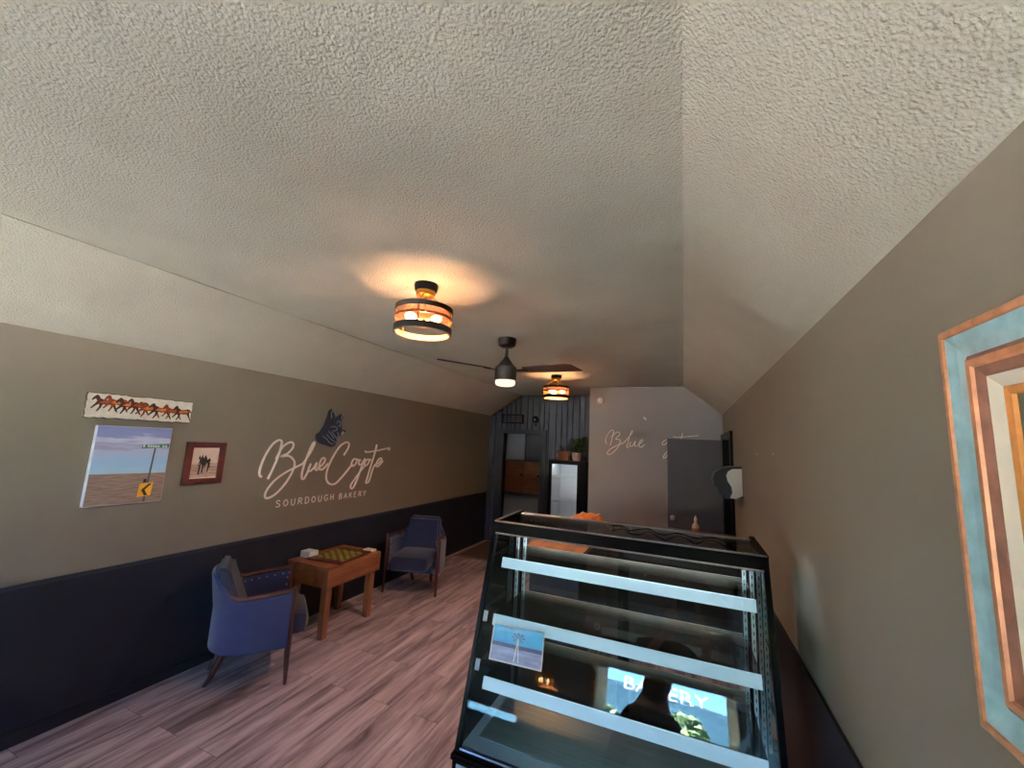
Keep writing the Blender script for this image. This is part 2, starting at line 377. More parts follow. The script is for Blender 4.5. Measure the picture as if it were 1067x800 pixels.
for lo, hi in (((XR-.025, WR[0]-.08, WR[2]-.08), (XR, WR[0], WR[3]+.08)), ((XR-.025, WR[1], WR[2]-.08), (XR, WR[1]+.08, WR[3]+.08)), ((XR-.025, WR[0], WR[3]), (XR, WR[1], WR[3]+.08)), ((XR-.04, WR[0], WR[2]-.08), (XR, WR[1], WR[2]))): box(b, lo, hi, .003)
obj('window_casing', b, M['trimnavy'], w5)
d2 = bpy.data.objects.new('added_glazed_door', None); COL.objects.link(d2); d2.location = (GD[0], YF, 0); d2['kind'] = 'structure'
b = BM(); wall_with_hole(b, 1, YF-.1, YF-.06, (GD[0], .02), (GD[1], 2.08), [(GD[0]+.07, GD[1]-.07, .14, 2.0)]); obj('door_leaf', b, M['trimnavy'], d2)
b = BM(); box(b, (GD[0]+.07, YF-.083, .14), (GD[1]-.07, YF-.077, 2.0)); obj('door_glass', b, M['winglass'], d2)

# ================================================================== OUTSIDE
b = BM(); box(b, (-40, -60, -.3), (40, YF-.16, -.12)); o = struct('ground_outside', b, mat('pale_concrete', srgb(176, 170, 160), .9, var=.12, scale=1., spec=.05))
b = BM(); box(b, (-12, -9, -.12), (9, YF-1.4, -.1))
def bush(name, c, r, m, label, h=1.2):
    b = BM()
    for k in range(int(90)):
        th = random.random()*2*PI; ph = math.acos(2*random.random()-1); rr = r*(.55+.45*random.random())
        p = Vector((c[0]+rr*math.sin(ph)*math.cos(th), c[1]+rr*math.sin(ph)*math.sin(th), max(-.1, c[2]+h*rr*math.cos(ph))))
        q = bmesh.ops.create_icosphere(b, subdivisions=1, radius=r*(.16+.14*random.random()))
        for v in q['verts']: v.co = v.co*random.uniform(.8, 1.2)+p
    o = obj(name, b, m, None, True); origin_to(o, (c[0], c[1], -.12)); return tag(o, label, 'shrub')
b.free()
for i, (x, y, r) in enumerate(((-3.1,-10,.7),(-1.5,-10.3,.72),(.1,-10.,.7),(1.7,-10.3,.74),(3.3,-10.,.7))):
    bush('hedge_shrub', (x, y, .85), r, M['leafb'], ['round green shrub outside the shop window, %s of five in the hedge' % k for k in ('first','second','third','fourth','last')][i])
for i, (x, y, r) in enumerate(((-5.,-24,1.8),(-.3,-25.5,2.0),(4.4,-24.5,1.8))):
    b = BM(); cyl(b, (x, y, -.12), (x, y, 2.), .22, .14)
    t = thing('street_tree', (x, y, -.12), ['tall green tree beyond the hedge, %s of three' % k for k in ('nearest the street corner', 'middle one', 'farthest along')][i], 'tree'); obj('trunk', b, M['pineleg'], t)
    b = BM()
    for k in range(110):
        th = random.random()*2*PI; ph = math.acos(2*random.random()-1); rr = r*(.4+.6*random.random())
        p = Vector((x+rr*math.sin(ph)*math.cos(th), y+rr*math.sin(ph)*math.sin(th), 2.2+rr*.75*math.cos(ph)))
        q = bmesh.ops.create_icosphere(b, subdivisions=1, radius=r*(.14+.12*random.random()))
        for v in q['verts']: v.co = v.co*random.uniform(.8, 1.2)+p
    obj('foliage', b, M['leaf'], t, True)

b = BM()
lathe(b, [(70,-.2),(55,5.),(36,11.),(14,14.5),(0,15.5)], (-10,-110,0), 40); struct('hill', b, mat('blue_green_hill', srgb(26, 42, 52), .95, var=.3, scale=.15, spec=0.), None, True)
# ================================================================== LEFT WALL: pictures
def flat(bm, pts, d, mi, yz0, sy=1, sz=1):
    """a flat painted patch on a picture face"""
    vs = [bm.verts.new(onL(yz0[0]+u*sy, yz0[1]+v*sz, d)) for u, v in pts]
    f = bm.faces.new(vs); f.material_index = mi; f.normal_update()
    bmesh.ops.triangulate(bm, faces=[f])
# canvas 0.40 x 0.50 with a prairie sky, a street sign and a curve sign
y0, y1, z0, z1 = 1.324, 1.728, 1.243, 1.742; D = .032
cv = thing('canvas_print', (XL, (y0+y1)/2, z0), 'unframed canvas print of a green street sign on a prairie under cloudy blue sky', 'wall art')
def sky_canvas():
    m = mat('canvas_sky', srgb(150, 175, 215), .8); nt = m.node_tree; bs = nt.nodes['Principled BSDF']
    tc = nd(nt, 'ShaderNodeTexCoord'); sp = nd(nt, 'ShaderNodeSeparateXYZ'); nt.links.new(tc.outputs['Object'], sp.inputs[0])
    nz = nd(nt, 'ShaderNodeTexNoise', Scale=5., Detail=4.); mp = nd(nt, 'ShaderNodeMapping'); mp.inputs['Scale'].default_value = (1, 1.2, 7)
    nt.links.new(tc.outputs['Object'], mp.inputs[0]); nt.links.new(mp.outputs[0], nz.inputs['Vector'])
    ma = nd(nt, 'ShaderNodeMath'); ma.operation = 'MULTIPLY_ADD'; ma.inputs[1].default_value = .13
    nt.links.new(nz.outputs['Fac'], ma.inputs[0]); nt.links.new(sp.outputs['Z'], ma.inputs[2])
    r = nd(nt, 'ShaderNodeValToRGB'); e = r.color_ramp.elements
    e[0].position = .25; e[0].color = c4(srgb(178, 214, 240)); e[1].position = .56; e[1].color = c4(srgb(142, 150, 205))
    for p_, q_ in ((.34, (166, 205, 240)), (.41, (196, 200, 232)), (.44, (170, 168, 205)), (.475, (216, 218, 240)), (.5, (150, 158, 212))):
        k = e.new(p_); k.color = c4(srgb(*q_))
    nt.links.new(ma.outputs[0], r.inputs['Fac']); nt.links.new(r.outputs[0], bs.inputs['Base Color']); return m
b = BM(); box(b, (XL-.001, y0, z0), (XL+D, y1, z1), .002); obj('stretched_canvas', b, mat('canvas_edge', srgb(205, 208, 222), .8), cv)
b = BM(); W_, H_ = y1-y0, z1-z0
P_ = lambda pts, d, mi: flat(b, pts, D+d, mi, (y0, z0), W_, H_)
P_([(.005,.395),(.995,.385),(.995,.995),(.005,.995)], .0006, 0)
P_([(.005,.005),(.995,.005),(.995,.385),(.005,.395)], .0006, 1)
P_([(.735,.01),(.765,.01),(.80,.72),(.778,.72)], .0012, 2)
P_([(.60,.715),(.985,.735),(.985,.785),(.60,.765)], .0016, 3)
for u in (.615, .68, .715, .75, .785, .82, .89, .93): P_([(u,.732),(u+.024,.733),(u+.024,.765),(u,.764)], .0020, 4)
P_([(.645,.075),(.83,.085),(.845,.26),(.66,.25)], .0018, 5)
P_([(.825,.245),(.785,.245),(.69,.165),(.745,.088),(.79,.092),(.74,.167)], .0022, 6)
P_([(.70,.26),(.745,.26),(.745,.31),(.70,.31)], .0014, 6)
obj('painting', b, [sky_canvas(), mat('canvas_field', srgb(150, 124, 112), .85, var=.3, scale=6., stretch=(1,2,26)), mat('paint_grey', srgb(80, 80, 92), .8), mat('paint_green', srgb(70, 132, 112), .8), M['white'], mat('paint_amber', srgb(236, 168, 40), .8), mat('paint_black', srgb(34, 26, 30), .8)], cv)

# weathered panel of running horses
y0, y1, z0, z1 = 1.256, 1.834, 1.79, 1.94; D = .022
hp = thing('horse_panel', (XL, (y0+y1)/2, z0), 'long white weathered panel painted with a line of running chestnut horses', 'wall art')
b = BM(); poly = []
n = 26
for i in range(n): poly.append((y0+(y1-y0)*i/n, z0+random.uniform(-.003, .004)))
for i in range(7): poly.append((y1+random.uniform(-.003,.003), z0+(z1-z0)*i/7))
for i in range(n): poly.append((y1-(y1-y0)*i/n, z1+random.uniform(-.005, .003)))
for i in range(7): poly.append((y0+random.uniform(-.003,.003), z1-(z1-z0)*i/7))
prism(b, poly, lambda u, v, d: onL(u, v, d), .002, D)
obj('board', b, [mat('weathered_white', srgb(232, 224, 212), .8, var=.12, scale=30.)], hp)
b = BM()
prism(b, [(u+random.uniform(-.004,.004)*0+(-.004 if u < (y0+y1)/2 else .004), v+(-.005 if v < (z0+z1)/2 else .004)) for u, v in poly], lambda u, v, d: onL(u, v, d), .001, D-.006)
obj('burnt_edge', b, mat('burnt_edge', srgb(62, 44, 36), .9), hp)
BODY = [(0,.62),(.06,.78),(.16,.90),(.24,.86),(.30,.72),(.45,.66),(.62,.68),(.75,.74),(.88,.70),(1.0,.52),(.95,.5),(.88,.58),(.86,.45),(.93,.22),(1.0,.05),(.94,.05),(.84,.24),(.74,.42),(.55,.40),(.42,.42),(.36,.22),(.26,.03),(.21,.05),(.29,.26),(.30,.42),(.2,.36),(.04,.16),(0,.2),(.14,.44),(.2,.58),(.14,.70),(.05,.6)]
b = BM()
for i, (u, v, s, mi) in enumerate(((.03,.24,.21,0),(.13,.27,.2,1),(.23,.2,.22,2),(.33,.22,.2,0),(.42,.12,.22,1),(.54,.1,.22,2),(.68,.1,.19,1),(.79,.08,.19,0))):
    sy = (y1-y0)*s*1.12; sz = (z1-z0)*.8; off = (y0+(y1-y0)*u, z0+(z1-z0)*(v-.02))
    flat(b, BODY, D+.0006+i*.0003, mi, off, sy, sz)
    flat(b, [(.28,.5),(.4,.46),(.6,.46),(.78,.5),(.84,.64),(.6,.64),(.4,.62)], D+.0008+i*.0003, 3 if i%3 else 4, off, sy, sz)
obj('painted_horses', b, [mat('chestnut', srgb(86, 34, 20), .8, var=.4, scale=40.), mat('bay', srgb(138, 56, 24), .8, var=.4, scale=40.), mat('dark_bay', srgb(60, 28, 22), .8, var=.4, scale=40.), mat('ochre', srgb(224, 120, 36), .8, var=.3, scale=40.), mat('sorrel', srgb(176, 74, 34), .8, var=.3, scale=40.)], hp)

# small framed picture of horses in a field
y0, y1, z0, z1 = 1.846, 2.122, 1.337, 1.651; D = .03; fw = .042
fp = thing('framed_picture', (XL, (y0+y1)/2, z0), 'small sepia picture of horses in a dark red wooden frame', 'wall art')
b = BM()
for lo, hi in (((y0,z0),(y0+fw,z1)), ((y1-fw,z0),(y1,z1)), ((y0+fw,z0),(y1-fw,z0+fw)), ((y0+fw,z1-fw),(y1-fw,z1))): box(b, (XL+.001, lo[0], lo[1]), (XL+D, hi[0], hi[1]), .003)
obj('picture_frame', b, wood('red_mahogany', srgb(62, 18, 16), srgb(98, 32, 28), (4,4,4), .4), fp)
b = BM(); W_, H_ = y1-y0-2*fw, z1-z0-2*fw; oo = (y0+fw, z0+fw); D = .012
Q_ = lambda pts, d, mi: flat(b, pts, D+d, mi, oo, W_, H_)
Q_([(0,0),(1,0),(1,1),(0,1)], 0, 0); Q_([(0,.02),(1,.05),(1,.5),(0,.48)], .0004, 1)
for u, v, su, sv in ((.26,.3,.5,.5),(.46,.28,.5,.5)):
    Q_([(u+p*su*.55, v+q*sv) for p, q in BODY], .0008+u*.001, 2)
Q_([(.30,.12),(.36,.12),(.38,.45),(.31,.45)], .001, 2); Q_([(.42,.18),(.47,.18),(.5,.5),(.42,.5)], .001, 2); Q_([(.62,.2),(.66,.2),(.72,.5),(.63,.5)], .001, 2)
Q_([(.36,.45),(.54,.42),(.58,.66),(.5,.76),(.45,.64),(.4,.78),(.33,.62)], .0018, 2)
for v in (.14, .26, .33): Q_([(.02,v),(.98,v+.02),(.98,v+.032),(.02,v+.012)], .0014, 3)
obj('print', b, [mat('sepia_paper', srgb(226, 200, 186), .8), mat('sepia_field', srgb(188, 158, 140), .8, var=.3, scale=14., stretch=(1,1,6)), mat('sepia_dark', srgb(48, 38, 34), .8), mat('sepia_mid', srgb(112, 88, 76), .8)], fp)

# script sign
SIGN = {
 'letter_b': [[(2.463,1.362),(2.443,1.384),(2.442,1.439),(2.468,1.536),(2.518,1.632),(2.571,1.679),(2.606,1.679),(2.615,1.648),(2.603,1.563),(2.571,1.456),(2.526,1.341)],
  [(2.579,1.513),(2.624,1.614),(2.688,1.663),(2.733,1.659),(2.736,1.616),(2.689,1.563),(2.627,1.537),(2.701,1.541),(2.758,1.506),(2.778,1.457),(2.759,1.383),(2.7,1.284),(2.619,1.204),(2.546,1.175),(2.519,1.197),(2.535,1.254),(2.601,1.331),(2.697,1.393),(2.793,1.434),(2.869,1.467)]],
 'letter_l': [[(2.869,1.467),(2.937,1.57),(2.974,1.655),(2.968,1.672),(2.945,1.64),(2.9,1.516),(2.872,1.393),(2.874,1.329),(2.899,1.322),(2.931,1.376)]],
 'letter_u': [[(2.931,1.376),(2.96,1.465),(2.941,1.409),(2.959,1.39),(2.997,1.42),(3.028,1.47),(3.019,1.413),(3.038,1.399),(3.071,1.42)]],
 'letter_e': [[(3.047,1.421),(3.095,1.444),(3.127,1.488),(3.115,1.518),(3.082,1.505),(3.063,1.45),(3.075,1.404),(3.117,1.408),(3.171,1.46)]],
 'letter_c': [[(3.372,1.544),(3.421,1.617),(3.426,1.67),(3.38,1.681),(3.297,1.63),(3.208,1.495),(3.167,1.381),(3.173,1.299),(3.221,1.252),(3.29,1.247),(3.37,1.305),(3.462,1.395),(3.507,1.446)]],
 'letter_o': [[(3.578,1.494),(3.524,1.499),(3.495,1.452),(3.515,1.423),(3.556,1.443),(3.579,1.489),(3.63,1.485)]],
 'letter_y': [[(3.618,1.492),(3.604,1.449),(3.632,1.434),(3.668,1.466),(3.694,1.5),(3.649,1.397),(3.605,1.274),(3.558,1.189),(3.525,1.184),(3.518,1.218),(3.565,1.276),(3.642,1.361),(3.705,1.423)]],
 'letter_o ': [[(3.757,1.495),(3.712,1.481),(3.695,1.439),(3.728,1.426),(3.76,1.454),(3.769,1.49),(3.797,1.482)]],
 'letter_t': [[(3.869,1.665),(3.842,1.541),(3.793,1.392),(3.764,1.283),(3.748,1.229),(3.784,1.232),(3.809,1.28),(3.836,1.372),(3.869,1.431)], [(3.686,1.588),(3.725,1.577),(3.901,1.597),(4.099,1.626),(4.088,1.598)]],
 'letter_e ': [[(3.865,1.424),(3.928,1.445),(3.979,1.492),(3.951,1.504),(3.905,1.468),(3.887,1.419),(3.928,1.409),(4.005,1.47)]],
}
M['signwhite'] = mat('pale_pink_white_acrylic', srgb(245, 228, 218), .4, var=.02)
sg = thing('script_sign', (XL, 3.2, 1.17), 'large white script sign reading Blue Coyote on the left wall', 'sign')
for k, strokes in SIGN.items():
    b = BM()
    for s in strokes: tube(b, [onL(p.x, p.y, .0095) for p in catmull([(u, v, 0) for u, v in s])], .0098, 6)
    obj(k.strip(), b, M['signwhite'], sg, True)
# small serif capitals under it
G_ = {'S':[[(.9,.82),(.7,.98),(.35,1),(.1,.85),(.15,.65),(.5,.52),(.85,.38),(.92,.18),(.7,.02),(.3,0),(.05,.15)]],'O':[[(.5,1),(.12,.8),(0,.5),(.12,.2),(.5,0),(.88,.2),(1,.5),(.88,.8),(.5,1)]],
 'U':[[(.08,1),(.08,.3),(.25,.03),(.5,0),(.75,.03),(.92,.3),(.92,1)]],'R':[[(.1,0),(.1,1)],[(.1,1),(.6,1),(.85,.85),(.85,.65),(.6,.5),(.1,.5)],[(.5,.5),(1,0)]],
 'D':[[(.1,0),(.1,1)],[(.1,1),(.5,1),(.85,.85),(1,.5),(.85,.15),(.5,0),(.1,0)]],'G':[[(.92,.8),(.7,.98),(.4,1),(.1,.8),(0,.5),(.1,.2),(.4,0),(.75,.03),(.92,.2),(.92,.45),(.6,.45)]],
 'H':[[(.1,0),(.1,1)],[(.9,0),(.9,1)],[(.1,.5),(.9,.5)]],'B':[[(.1,0),(.1,1)],[(.1,1),(.6,1),(.82,.85),(.8,.65),(.6,.53),(.1,.53)],[(.6,.53),(.9,.4),(.9,.15),(.65,0),(.1,0)]],
 'A':[[(0,0),(.5,1),(1,0)],[(.2,.35),(.8,.35)]],'K':[[(.1,0),(.1,1)],[(.9,1),(.1,.42)],[(.35,.6),(.95,0)]],'E':[[(.1,0),(.1,1)],[(.1,1),(.85,1)],[(.1,.52),(.7,.52)],[(.1,0),(.88,0)]],'Y':[[(0,1),(.5,.5),(1,1)],[(.5,.5),(.5,0)]]}
sb = thing('capital_lettering', (XL, 3.2, 1.085), 'row of small white capitals reading SOURDOUGH BAKERY under the script sign', 'lettering')
def capitals(txt, ya, yb, zb, h):
    adv = (yb-ya)/(len(txt)-.42); w = adv*.58
    for i, ch in enumerate(txt):
        b = BM()
        for s in G_[ch]:
            pts = [onL(ya+adv*i+u*w, zb+v*h, .0038) for u, v in s]
            tube(b, pts, .0042, 5)
        obj('letter_'+ch.lower(), b, M['signwhite'], sb)
capitals('SOURDOUGH', 2.640, 3.300, 1.085, .058); capitals('BAKERY', 3.372, 3.768, 1.083, .054)

# coyote head relief
COY = [(3.106,2.002),(3.138,2.022),(3.17,1.98),(3.187,1.954),(3.223,1.95),(3.265,1.978),(3.289,1.966),(3.279,1.908),(3.29,1.863),(3.301,1.822),(3.339,1.811),(3.331,1.786),(3.297,1.751),(3.261,1.746),(3.245,1.701),(3.228,1.638),(3.182,1.626),(3.119,1.644),(3.06,1.656),(3.008,1.675),(2.979,1.713),(2.981,1.752),(3.025,1.781),(3.065,1.849),(3.094,1.939)]
ch = thing('coyote_head', (XL, 3.15, 1.63), 'dark blue coyote head relief mounted above the script sign', 'wall sculpture')
b = BM(); cx, cz = 3.16, 1.79
rings = []
for s, d in ((1., .002), (1., .014), (.93, .028), (.72, .042), (.45, .052)):
    rings.append([b.verts.new(onL(cx+(u-cx)*s, cz+(v-cz)*s, d)) for u, v in COY])
n = len(COY)
for a, c in zip(rings, rings[1:]):
    for i in range(n): b.faces.new((a[i], a[(i+1)%n], c[(i+1)%n], c[i]))
f = b.faces.new(rings[-1]); f.normal_update(); bmesh.ops.triangulate(b, faces=[f]); f = b.faces.new(rings[0][::-1]); f.normal_update(); bmesh.ops.triangulate(b, faces=[f])
obj('head', b, mat('midnight_blue_enamel', srgb(28, 32, 50), .65, var=.5, scale=30., bump=.003, bscale=60.), ch, True)
M['silver'] = mat('silver_blue_paint', srgb(132, 138, 165), .5)
COYL = [[(3.118,1.921),(3.115,1.968),(3.138,2.005),(3.165,1.973),(3.173,1.942)],[(3.245,1.923),(3.263,1.96),(3.284,1.969)],[(3.185,1.877),(3.204,1.9),(3.227,1.894),(3.231,1.849),(3.206,1.851)],[(3.109,1.832),(3.159,1.841),(3.193,1.819),(3.183,1.802),(3.136,1.793)],[(3.125,1.785),(3.154,1.759),(3.193,1.727),(3.223,1.7)],[(3.036,1.735),(3.077,1.709),(3.115,1.677),(3.168,1.658)],[(3.07,1.756),(3.108,1.724),(3.154,1.698),(3.2,1.679)],[(3.09,1.79),(3.12,1.758),(3.168,1.719)],[(3.203,1.782),(3.224,1.755),(3.216,1.72)]]
def coyd(u, v):
    r = max(abs(u-cx)/.16, abs(v-cz)/.2); return .060 - .028*min(1, r)**2
b = BM()
for l in COYL: tube(b, [onL(p.x, p.y, coyd(p.x, p.y)) for p in catmull([(u, v, 0) for u, v in l], 4)], .0042, 5)
obj('fur_lines', b, M['silver'], ch, True)
for e_ in ([(3.123,1.942),(3.123,1.976),(3.137,2.001),(3.153,1.979),(3.152,1.951)],[(3.254,1.924),(3.264,1.953),(3.28,1.965),(3.276,1.929)]):
    b = BM(); prism(b, e_, lambda u, v, d: onL(u, v, d), .02, .036); obj('inner_ear', b, mat('dark_maroon', srgb(40, 20, 28), .6), ch)
b = BM(); ball(b, onL(3.288, 1.779, .03), .022, 1, 1.1, 1); obj('muzzle', b, mat('pale_muzzle', srgb(176, 176, 184), .5), ch, True)
b = BM(); ball(b, onL(3.33, 1.80, .022), .012, 1.2, 1, .8); obj('nose', b, M['black'], ch, True)

# ================================================================== CEILING LAMPS AND FAN
M['bulb'] = emit('warm_bulb', (1., .60, .26), 3.6)
def gauze(name, col, t):
    m = bpy.data.materials.new(name); m.use_nodes = True; nt = m.node_tree; nt.nodes.remove(nt.nodes['Principled BSDF'])
    a_ = nd(nt, 'ShaderNodeBsdfTransparent'); t_ = nd(nt, 'ShaderNodeBsdfTranslucent'); t_.inputs['Color'].default_value = c4(col)
    x_ = nd(nt, 'ShaderNodeMixShader'); x_.inputs[0].default_value = t
    nt.links.new(a_.outputs[0], x_.inputs[1]); nt.links.new(t_.outputs[0], x_.inputs[2]); nt.links.new(x_.outputs[0], nt.nodes['Material Output'].inputs['Surface']); return m
M['amber'] = gauze('copper_gauze', srgb(226, 150, 110), .055)
def lamp(loc, label, power):
    x, y, z = loc; t = thing('ceiling_lamp', loc, label, 'ceiling lamp', 'drum cage ceiling lamps')
    L = lambda nm, bm, m, s=True: obj(nm, bm, m, t, s, world=False)
    b = BM(); lathe(b, [(0,0),(.068,0),(.07,-.01),(.064,-.042),(0,-.042)]); L('canopy', b, M['black'])
    b = BM(); lathe(b, [(.0,-.042),(.055,-.042),(.058,-.05),(.052,-.07),(.026,-.078),(0,-.078)]); L('collar', b, M['brass'])
    for k in range(3):
        a = 2*PI*k/3 + .95; b = BM(); c, s = math.cos(a), math.sin(a)
        pts = [(.044*c,.044*s,-.068),(.07*c,.07*s,-.085),(.146*c,.146*s,-.140),(.158*c,.158*s,-.155),(.159*c,.159*s,-.292)]
        tube(b, pts, .0055, 6); L('strap', b, M['brass'])
    b = BM(); tube(b, [(0,0,-.078),(0,0,-.2)], .008, 8); ball(b, (0,0,-.205), .018)
    for k in range(3):
        a = 2*PI*k/3 + .1; tube(b, [(0,0,-.205),(.042*math.cos(a),.042*math.sin(a),-.21)], .0095, 8)
    L('bulb_cluster', b, M['brass'])
    for k in range(3):
        a = 2*PI*k/3 + .1; q = Vector((.082*math.cos(a), .082*math.sin(a), -.213)); b = BM()
        ball(b, q, .023, 1.35*abs(math.cos(a))+.9*abs(math.sin(a)), 1.35*abs(math.sin(a))+.9*abs(math.cos(a)), .95, 14); L('bulb', b, M['bulb'])
    for nm, z0, z1, mm in (('top_band', -.175, -.146, M['bronze']), ('middle_band', -.218, -.203, M['copper']), ('bottom_band', -.298, -.262, M['bronze'])):
        b = BM(); ring_band(b, (0,0,0), .166, .163, z0, z1); L(nm, b, mm)
    b = BM(); ring_band(b, (0,0,0), .1615, .160, -.27, -.16); L('gauze_drum', b, M['amber'])
    b = BM(); lathe(b, [(.1625,-.265),(.1625,-.300),(.152,-.302),(.150,-.298),(.1605,-.265),(.1625,-.265)], (0,0,0), 48); L('bottom_ring', b, mat('cream_ring', srgb(170, 128, 98), .5))
    lt = bpy.data.lights.new('lamp_light', 'POINT'); lt.energy = power; lt.color = (1., .50, .25); lt.shadow_soft_size = .03
    lo = bpy.data.objects.new('lamp_light', lt); COL.objects.link(lo); lo.location = (x, y, z-.235)
    return t
lamp((-1.388, 1.88, H), 'drum cage ceiling lamp with glowing bulbs, the nearer larger one before the fan', 2.5)
lamp((-1.503, 4.94, H), 'drum cage ceiling lamp with glowing bulbs, beyond the fan near the back wall', 2.4)

FX, FY = -1.405, 3.12
fan = thing('ceiling_fan', (FX, FY, H), 'dark bronze three blade ceiling fan with a glowing round light', 'ceiling fan')
F_ = lambda nm, bm, m, s=True: obj(nm, bm, m, fan, s, world=False)
b = BM(); lathe(b, [(0,0),(.078,0),(.08,-.02),(.074,-.062),(.05,-.078),(0,-.08)], n=36); F_('canopy', b, M['bronze'])
b = BM(); cyl(b, (0,0,-.08), (0,0,-.19), .014); F_('downrod', b, M['bronze'])
b = BM(); lathe(b, [(0,-.165),(.02,-.165),(.027,-.18),(.072,-.24),(.088,-.25),(.094,-.265),(.094,-.365),(.088,-.37),(0,-.37)], n=40); F_('motor', b, M['bronze'])
b = BM(); lathe(b, [(0,-.37),(.084,-.37),(.086,-.392),(.08,-.408),(.06,-.416),(0,-.418)], n=40); F_('light_lens', b, emit('fan_lens', (1., .66, .5), .24))
va = math.atan2(FY, FX)
for k in range(3):
    a = va + PI/180*(2 + 120*k) ; c, s = math.cos(a), math.sin(a)
    R_ = lambda r, w, z: Vector((r*c - w*s, r*s + w*c, z))
    b = BM(); pl = [(.10,-.02),(.2,-.03),(.2,.03),(.10,.02)]
    prism(b, pl, lambda u, v, d: R_(u, v, d-v*.2), -.292, -.284); arm = F_('blade_arm', b, M['bronze'])
    b = BM(); pl = [(.17,-.045),(.35,-.058),(.55,-.064),(.60,-.05),(.66,.062),(.55,.064),(.35,.058),(.17,.045)]
    prism(b, pl, lambda u, v, d: R_(u, v, d-v*.26), -.284, -.277); F_('blade', b, wood('dark_walnut_blade', srgb(44, 26, 22), srgb(66, 40, 32), (3,3,1), .45), False)
lt = bpy.data.lights.new('fan_light', 'AREA'); lt.shape = 'DISK'; lt.size = .15; lt.energy = 2.6; lt.color = (1., .66, .5)
lo = bpy.data.objects.new('fan_light', lt); COL.objects.link(lo); lo.location = (FX, FY, H-.4195)

# ================================================================== ARMCHAIRS
def chair_u(t, out=0.):
    """plan of the barrel shell, t 0..1 from the right post round the back to the left one"""
    K = [(.285,.22),(.287,.09),(.278,-.04),(.232,-.145),(.125,-.205),(0,-.22),(-.125,-.205),(-.232,-.145),(-.278,-.04),(-.287,.09),(-.285,.22)]
    q = catmull([(x, y, 0) for x, y in K], 4); i = t*(len(q)-1); a = int(min(i, len(q)-2)); p = q[a].lerp(q[a+1], i-a)
    d = (q[a+1]-q[a]).normalized(); nrm = Vector((-d.y, d.x, 0))     # inward
    return p + nrm*out*-1
def shell_top(t):
    s = abs(t-.5)*2
    if s > .52: return .615 - .01*(1-(s-.52)/.48)*3
    k = 1-(s/.52); k = k*k*(3-2*k)
    return .585 + .165*min(1, k*1.7)
ct = thing('armchair', (-3.006, 2.282, 0), 'blue velvet barrel armchair with studded side, nearest the camera before the game table', 'armchair', 'blue velvet armchairs', -math.radians(36.9))
A_ = lambda nm, bm, m, s=True: obj(nm, bm, m, ct, s, world=False)
NS = 40
def shell(o0, o1, zb, zoff, t0=0., t1=1.):
    b = BM(); rows = []
    for i in range(NS+1):
        t = t0+(t1-t0)*i/NS; zt = shell_top(t)+zoff; lean = max(0, zt-.6)*.25
        pts = []
        for o_, zz in ((o0, zb), (o0, zb+.1), (o0, (zb+zt)/2), (o0, zt-.015), ((o0+o1)/2, zt), (o1, zt-.015), (o1, (zb+zt)/2), (o1, zb)):
            p = chair_u(t, o_); lv = lean*max(0, (zz-.5)/(max(zt,.61)-.5)) if zz > .5 else 0
            blg = (.012 if o_ == o0 else 0)*math.sin(PI*min(1, max(0, (zz-zb)/(zt-zb))))
            q = chair_u(t, o_+blg)
            pts.append(b.verts.new((q.x, q.y-lv*(1 if abs(t-.5) < .3 else .3), zz)))
        rows.append(pts)
    m = len(rows[0])
    for a, c in zip(rows, rows[1:]):
        for k in range(m): b.faces.new((a[k], a[(k+1)%m], c[(k+1)%m], c[k]))
    b.faces.new(rows[0][::-1]); b.faces.new(rows[-1]); return b
A_('side_shell', shell(0., -.045, .25, 0.), M['velvet'])
# wooden rim along the arms, post and front leg in one run each side
for sgn, ts in ((1, [0,.03,.06,.1,.14,.18,.22,.255,.29]), (-1, [1,.97,.94,.9,.86,.82,.78,.745,.71])):
    b = BM(); pts = []
    for t in ts:
        p = chair_u(t, -.02); zt = shell_top(t); pts.append((p.x, p.y-max(0, zt-.6)*.15, zt+.006))
    tube(b, pts, [.018]*(len(pts)-1)+[.012], 8); A_('arm_rim', b, M['mahog'])
    b = BM(); p = chair_u(0 if sgn > 0 else 1, -.02)
    tube(b, [(p.x, p.y+.012, .645), (p.x, p.y+.014, .62), (p.x, p.y+.012, .4), (p.x, p.y+.012, .2), (p.x+sgn*.005, p.y+.02, 0)], [.02,.024,.019,.02,.011], 8); A_('front_leg', b, M['mahog'])
    b = BM(); tube(b, [(sgn*.15,-.12,.3), (sgn*.14,-.15,.22), (sgn*.12,-.215,.05), (sgn*.115,-.245,0)], [.026,.026,.018,.013], 8); A_('rear_leg', b, M['mahog'])
    b = BM(); t_ = .275 if sgn > 0 else .725; p = chair_u(t_, .0); ball(b, (p.x, p.y, shell_top(t_)-.02), .013); A_('brass_stud', b, M['brass'])
b = BM()
pts = [chair_u(i/40, .012) for i in range(41)]; tube(b, [(p.x, p.y, .25) for p in pts], .011, 6); A_('bottom_piping', b, mat('lilac_piping', srgb(120, 96, 120), .7))
nail_b = BM(); ball(nail_b, (0,0,0), .007, seg=6); nail_m = None
def nail(p, z):
    global nail_m
    if nail_m is None:
        o = A_('nailhead', nail_b, mat('pewter_nails', srgb(170, 170, 190), .3, .8)); nail_m = o.data
    else:
        o = bpy.data.objects.new('nailhead', nail_m); COL.objects.link(o); o.parent = ct
    o.location = (p.x, p.y, z)
for i in range(25):
    t = i/24; p = chair_u(t, .013); nail(p, .277)
    if t < .26 or t > .74: nail(p, shell_top(t)-.03)
for sgn in (0, 1):
    for k in range(5): nail(chair_u(.012 if sgn == 0 else .988, .013), .32+.057*k)
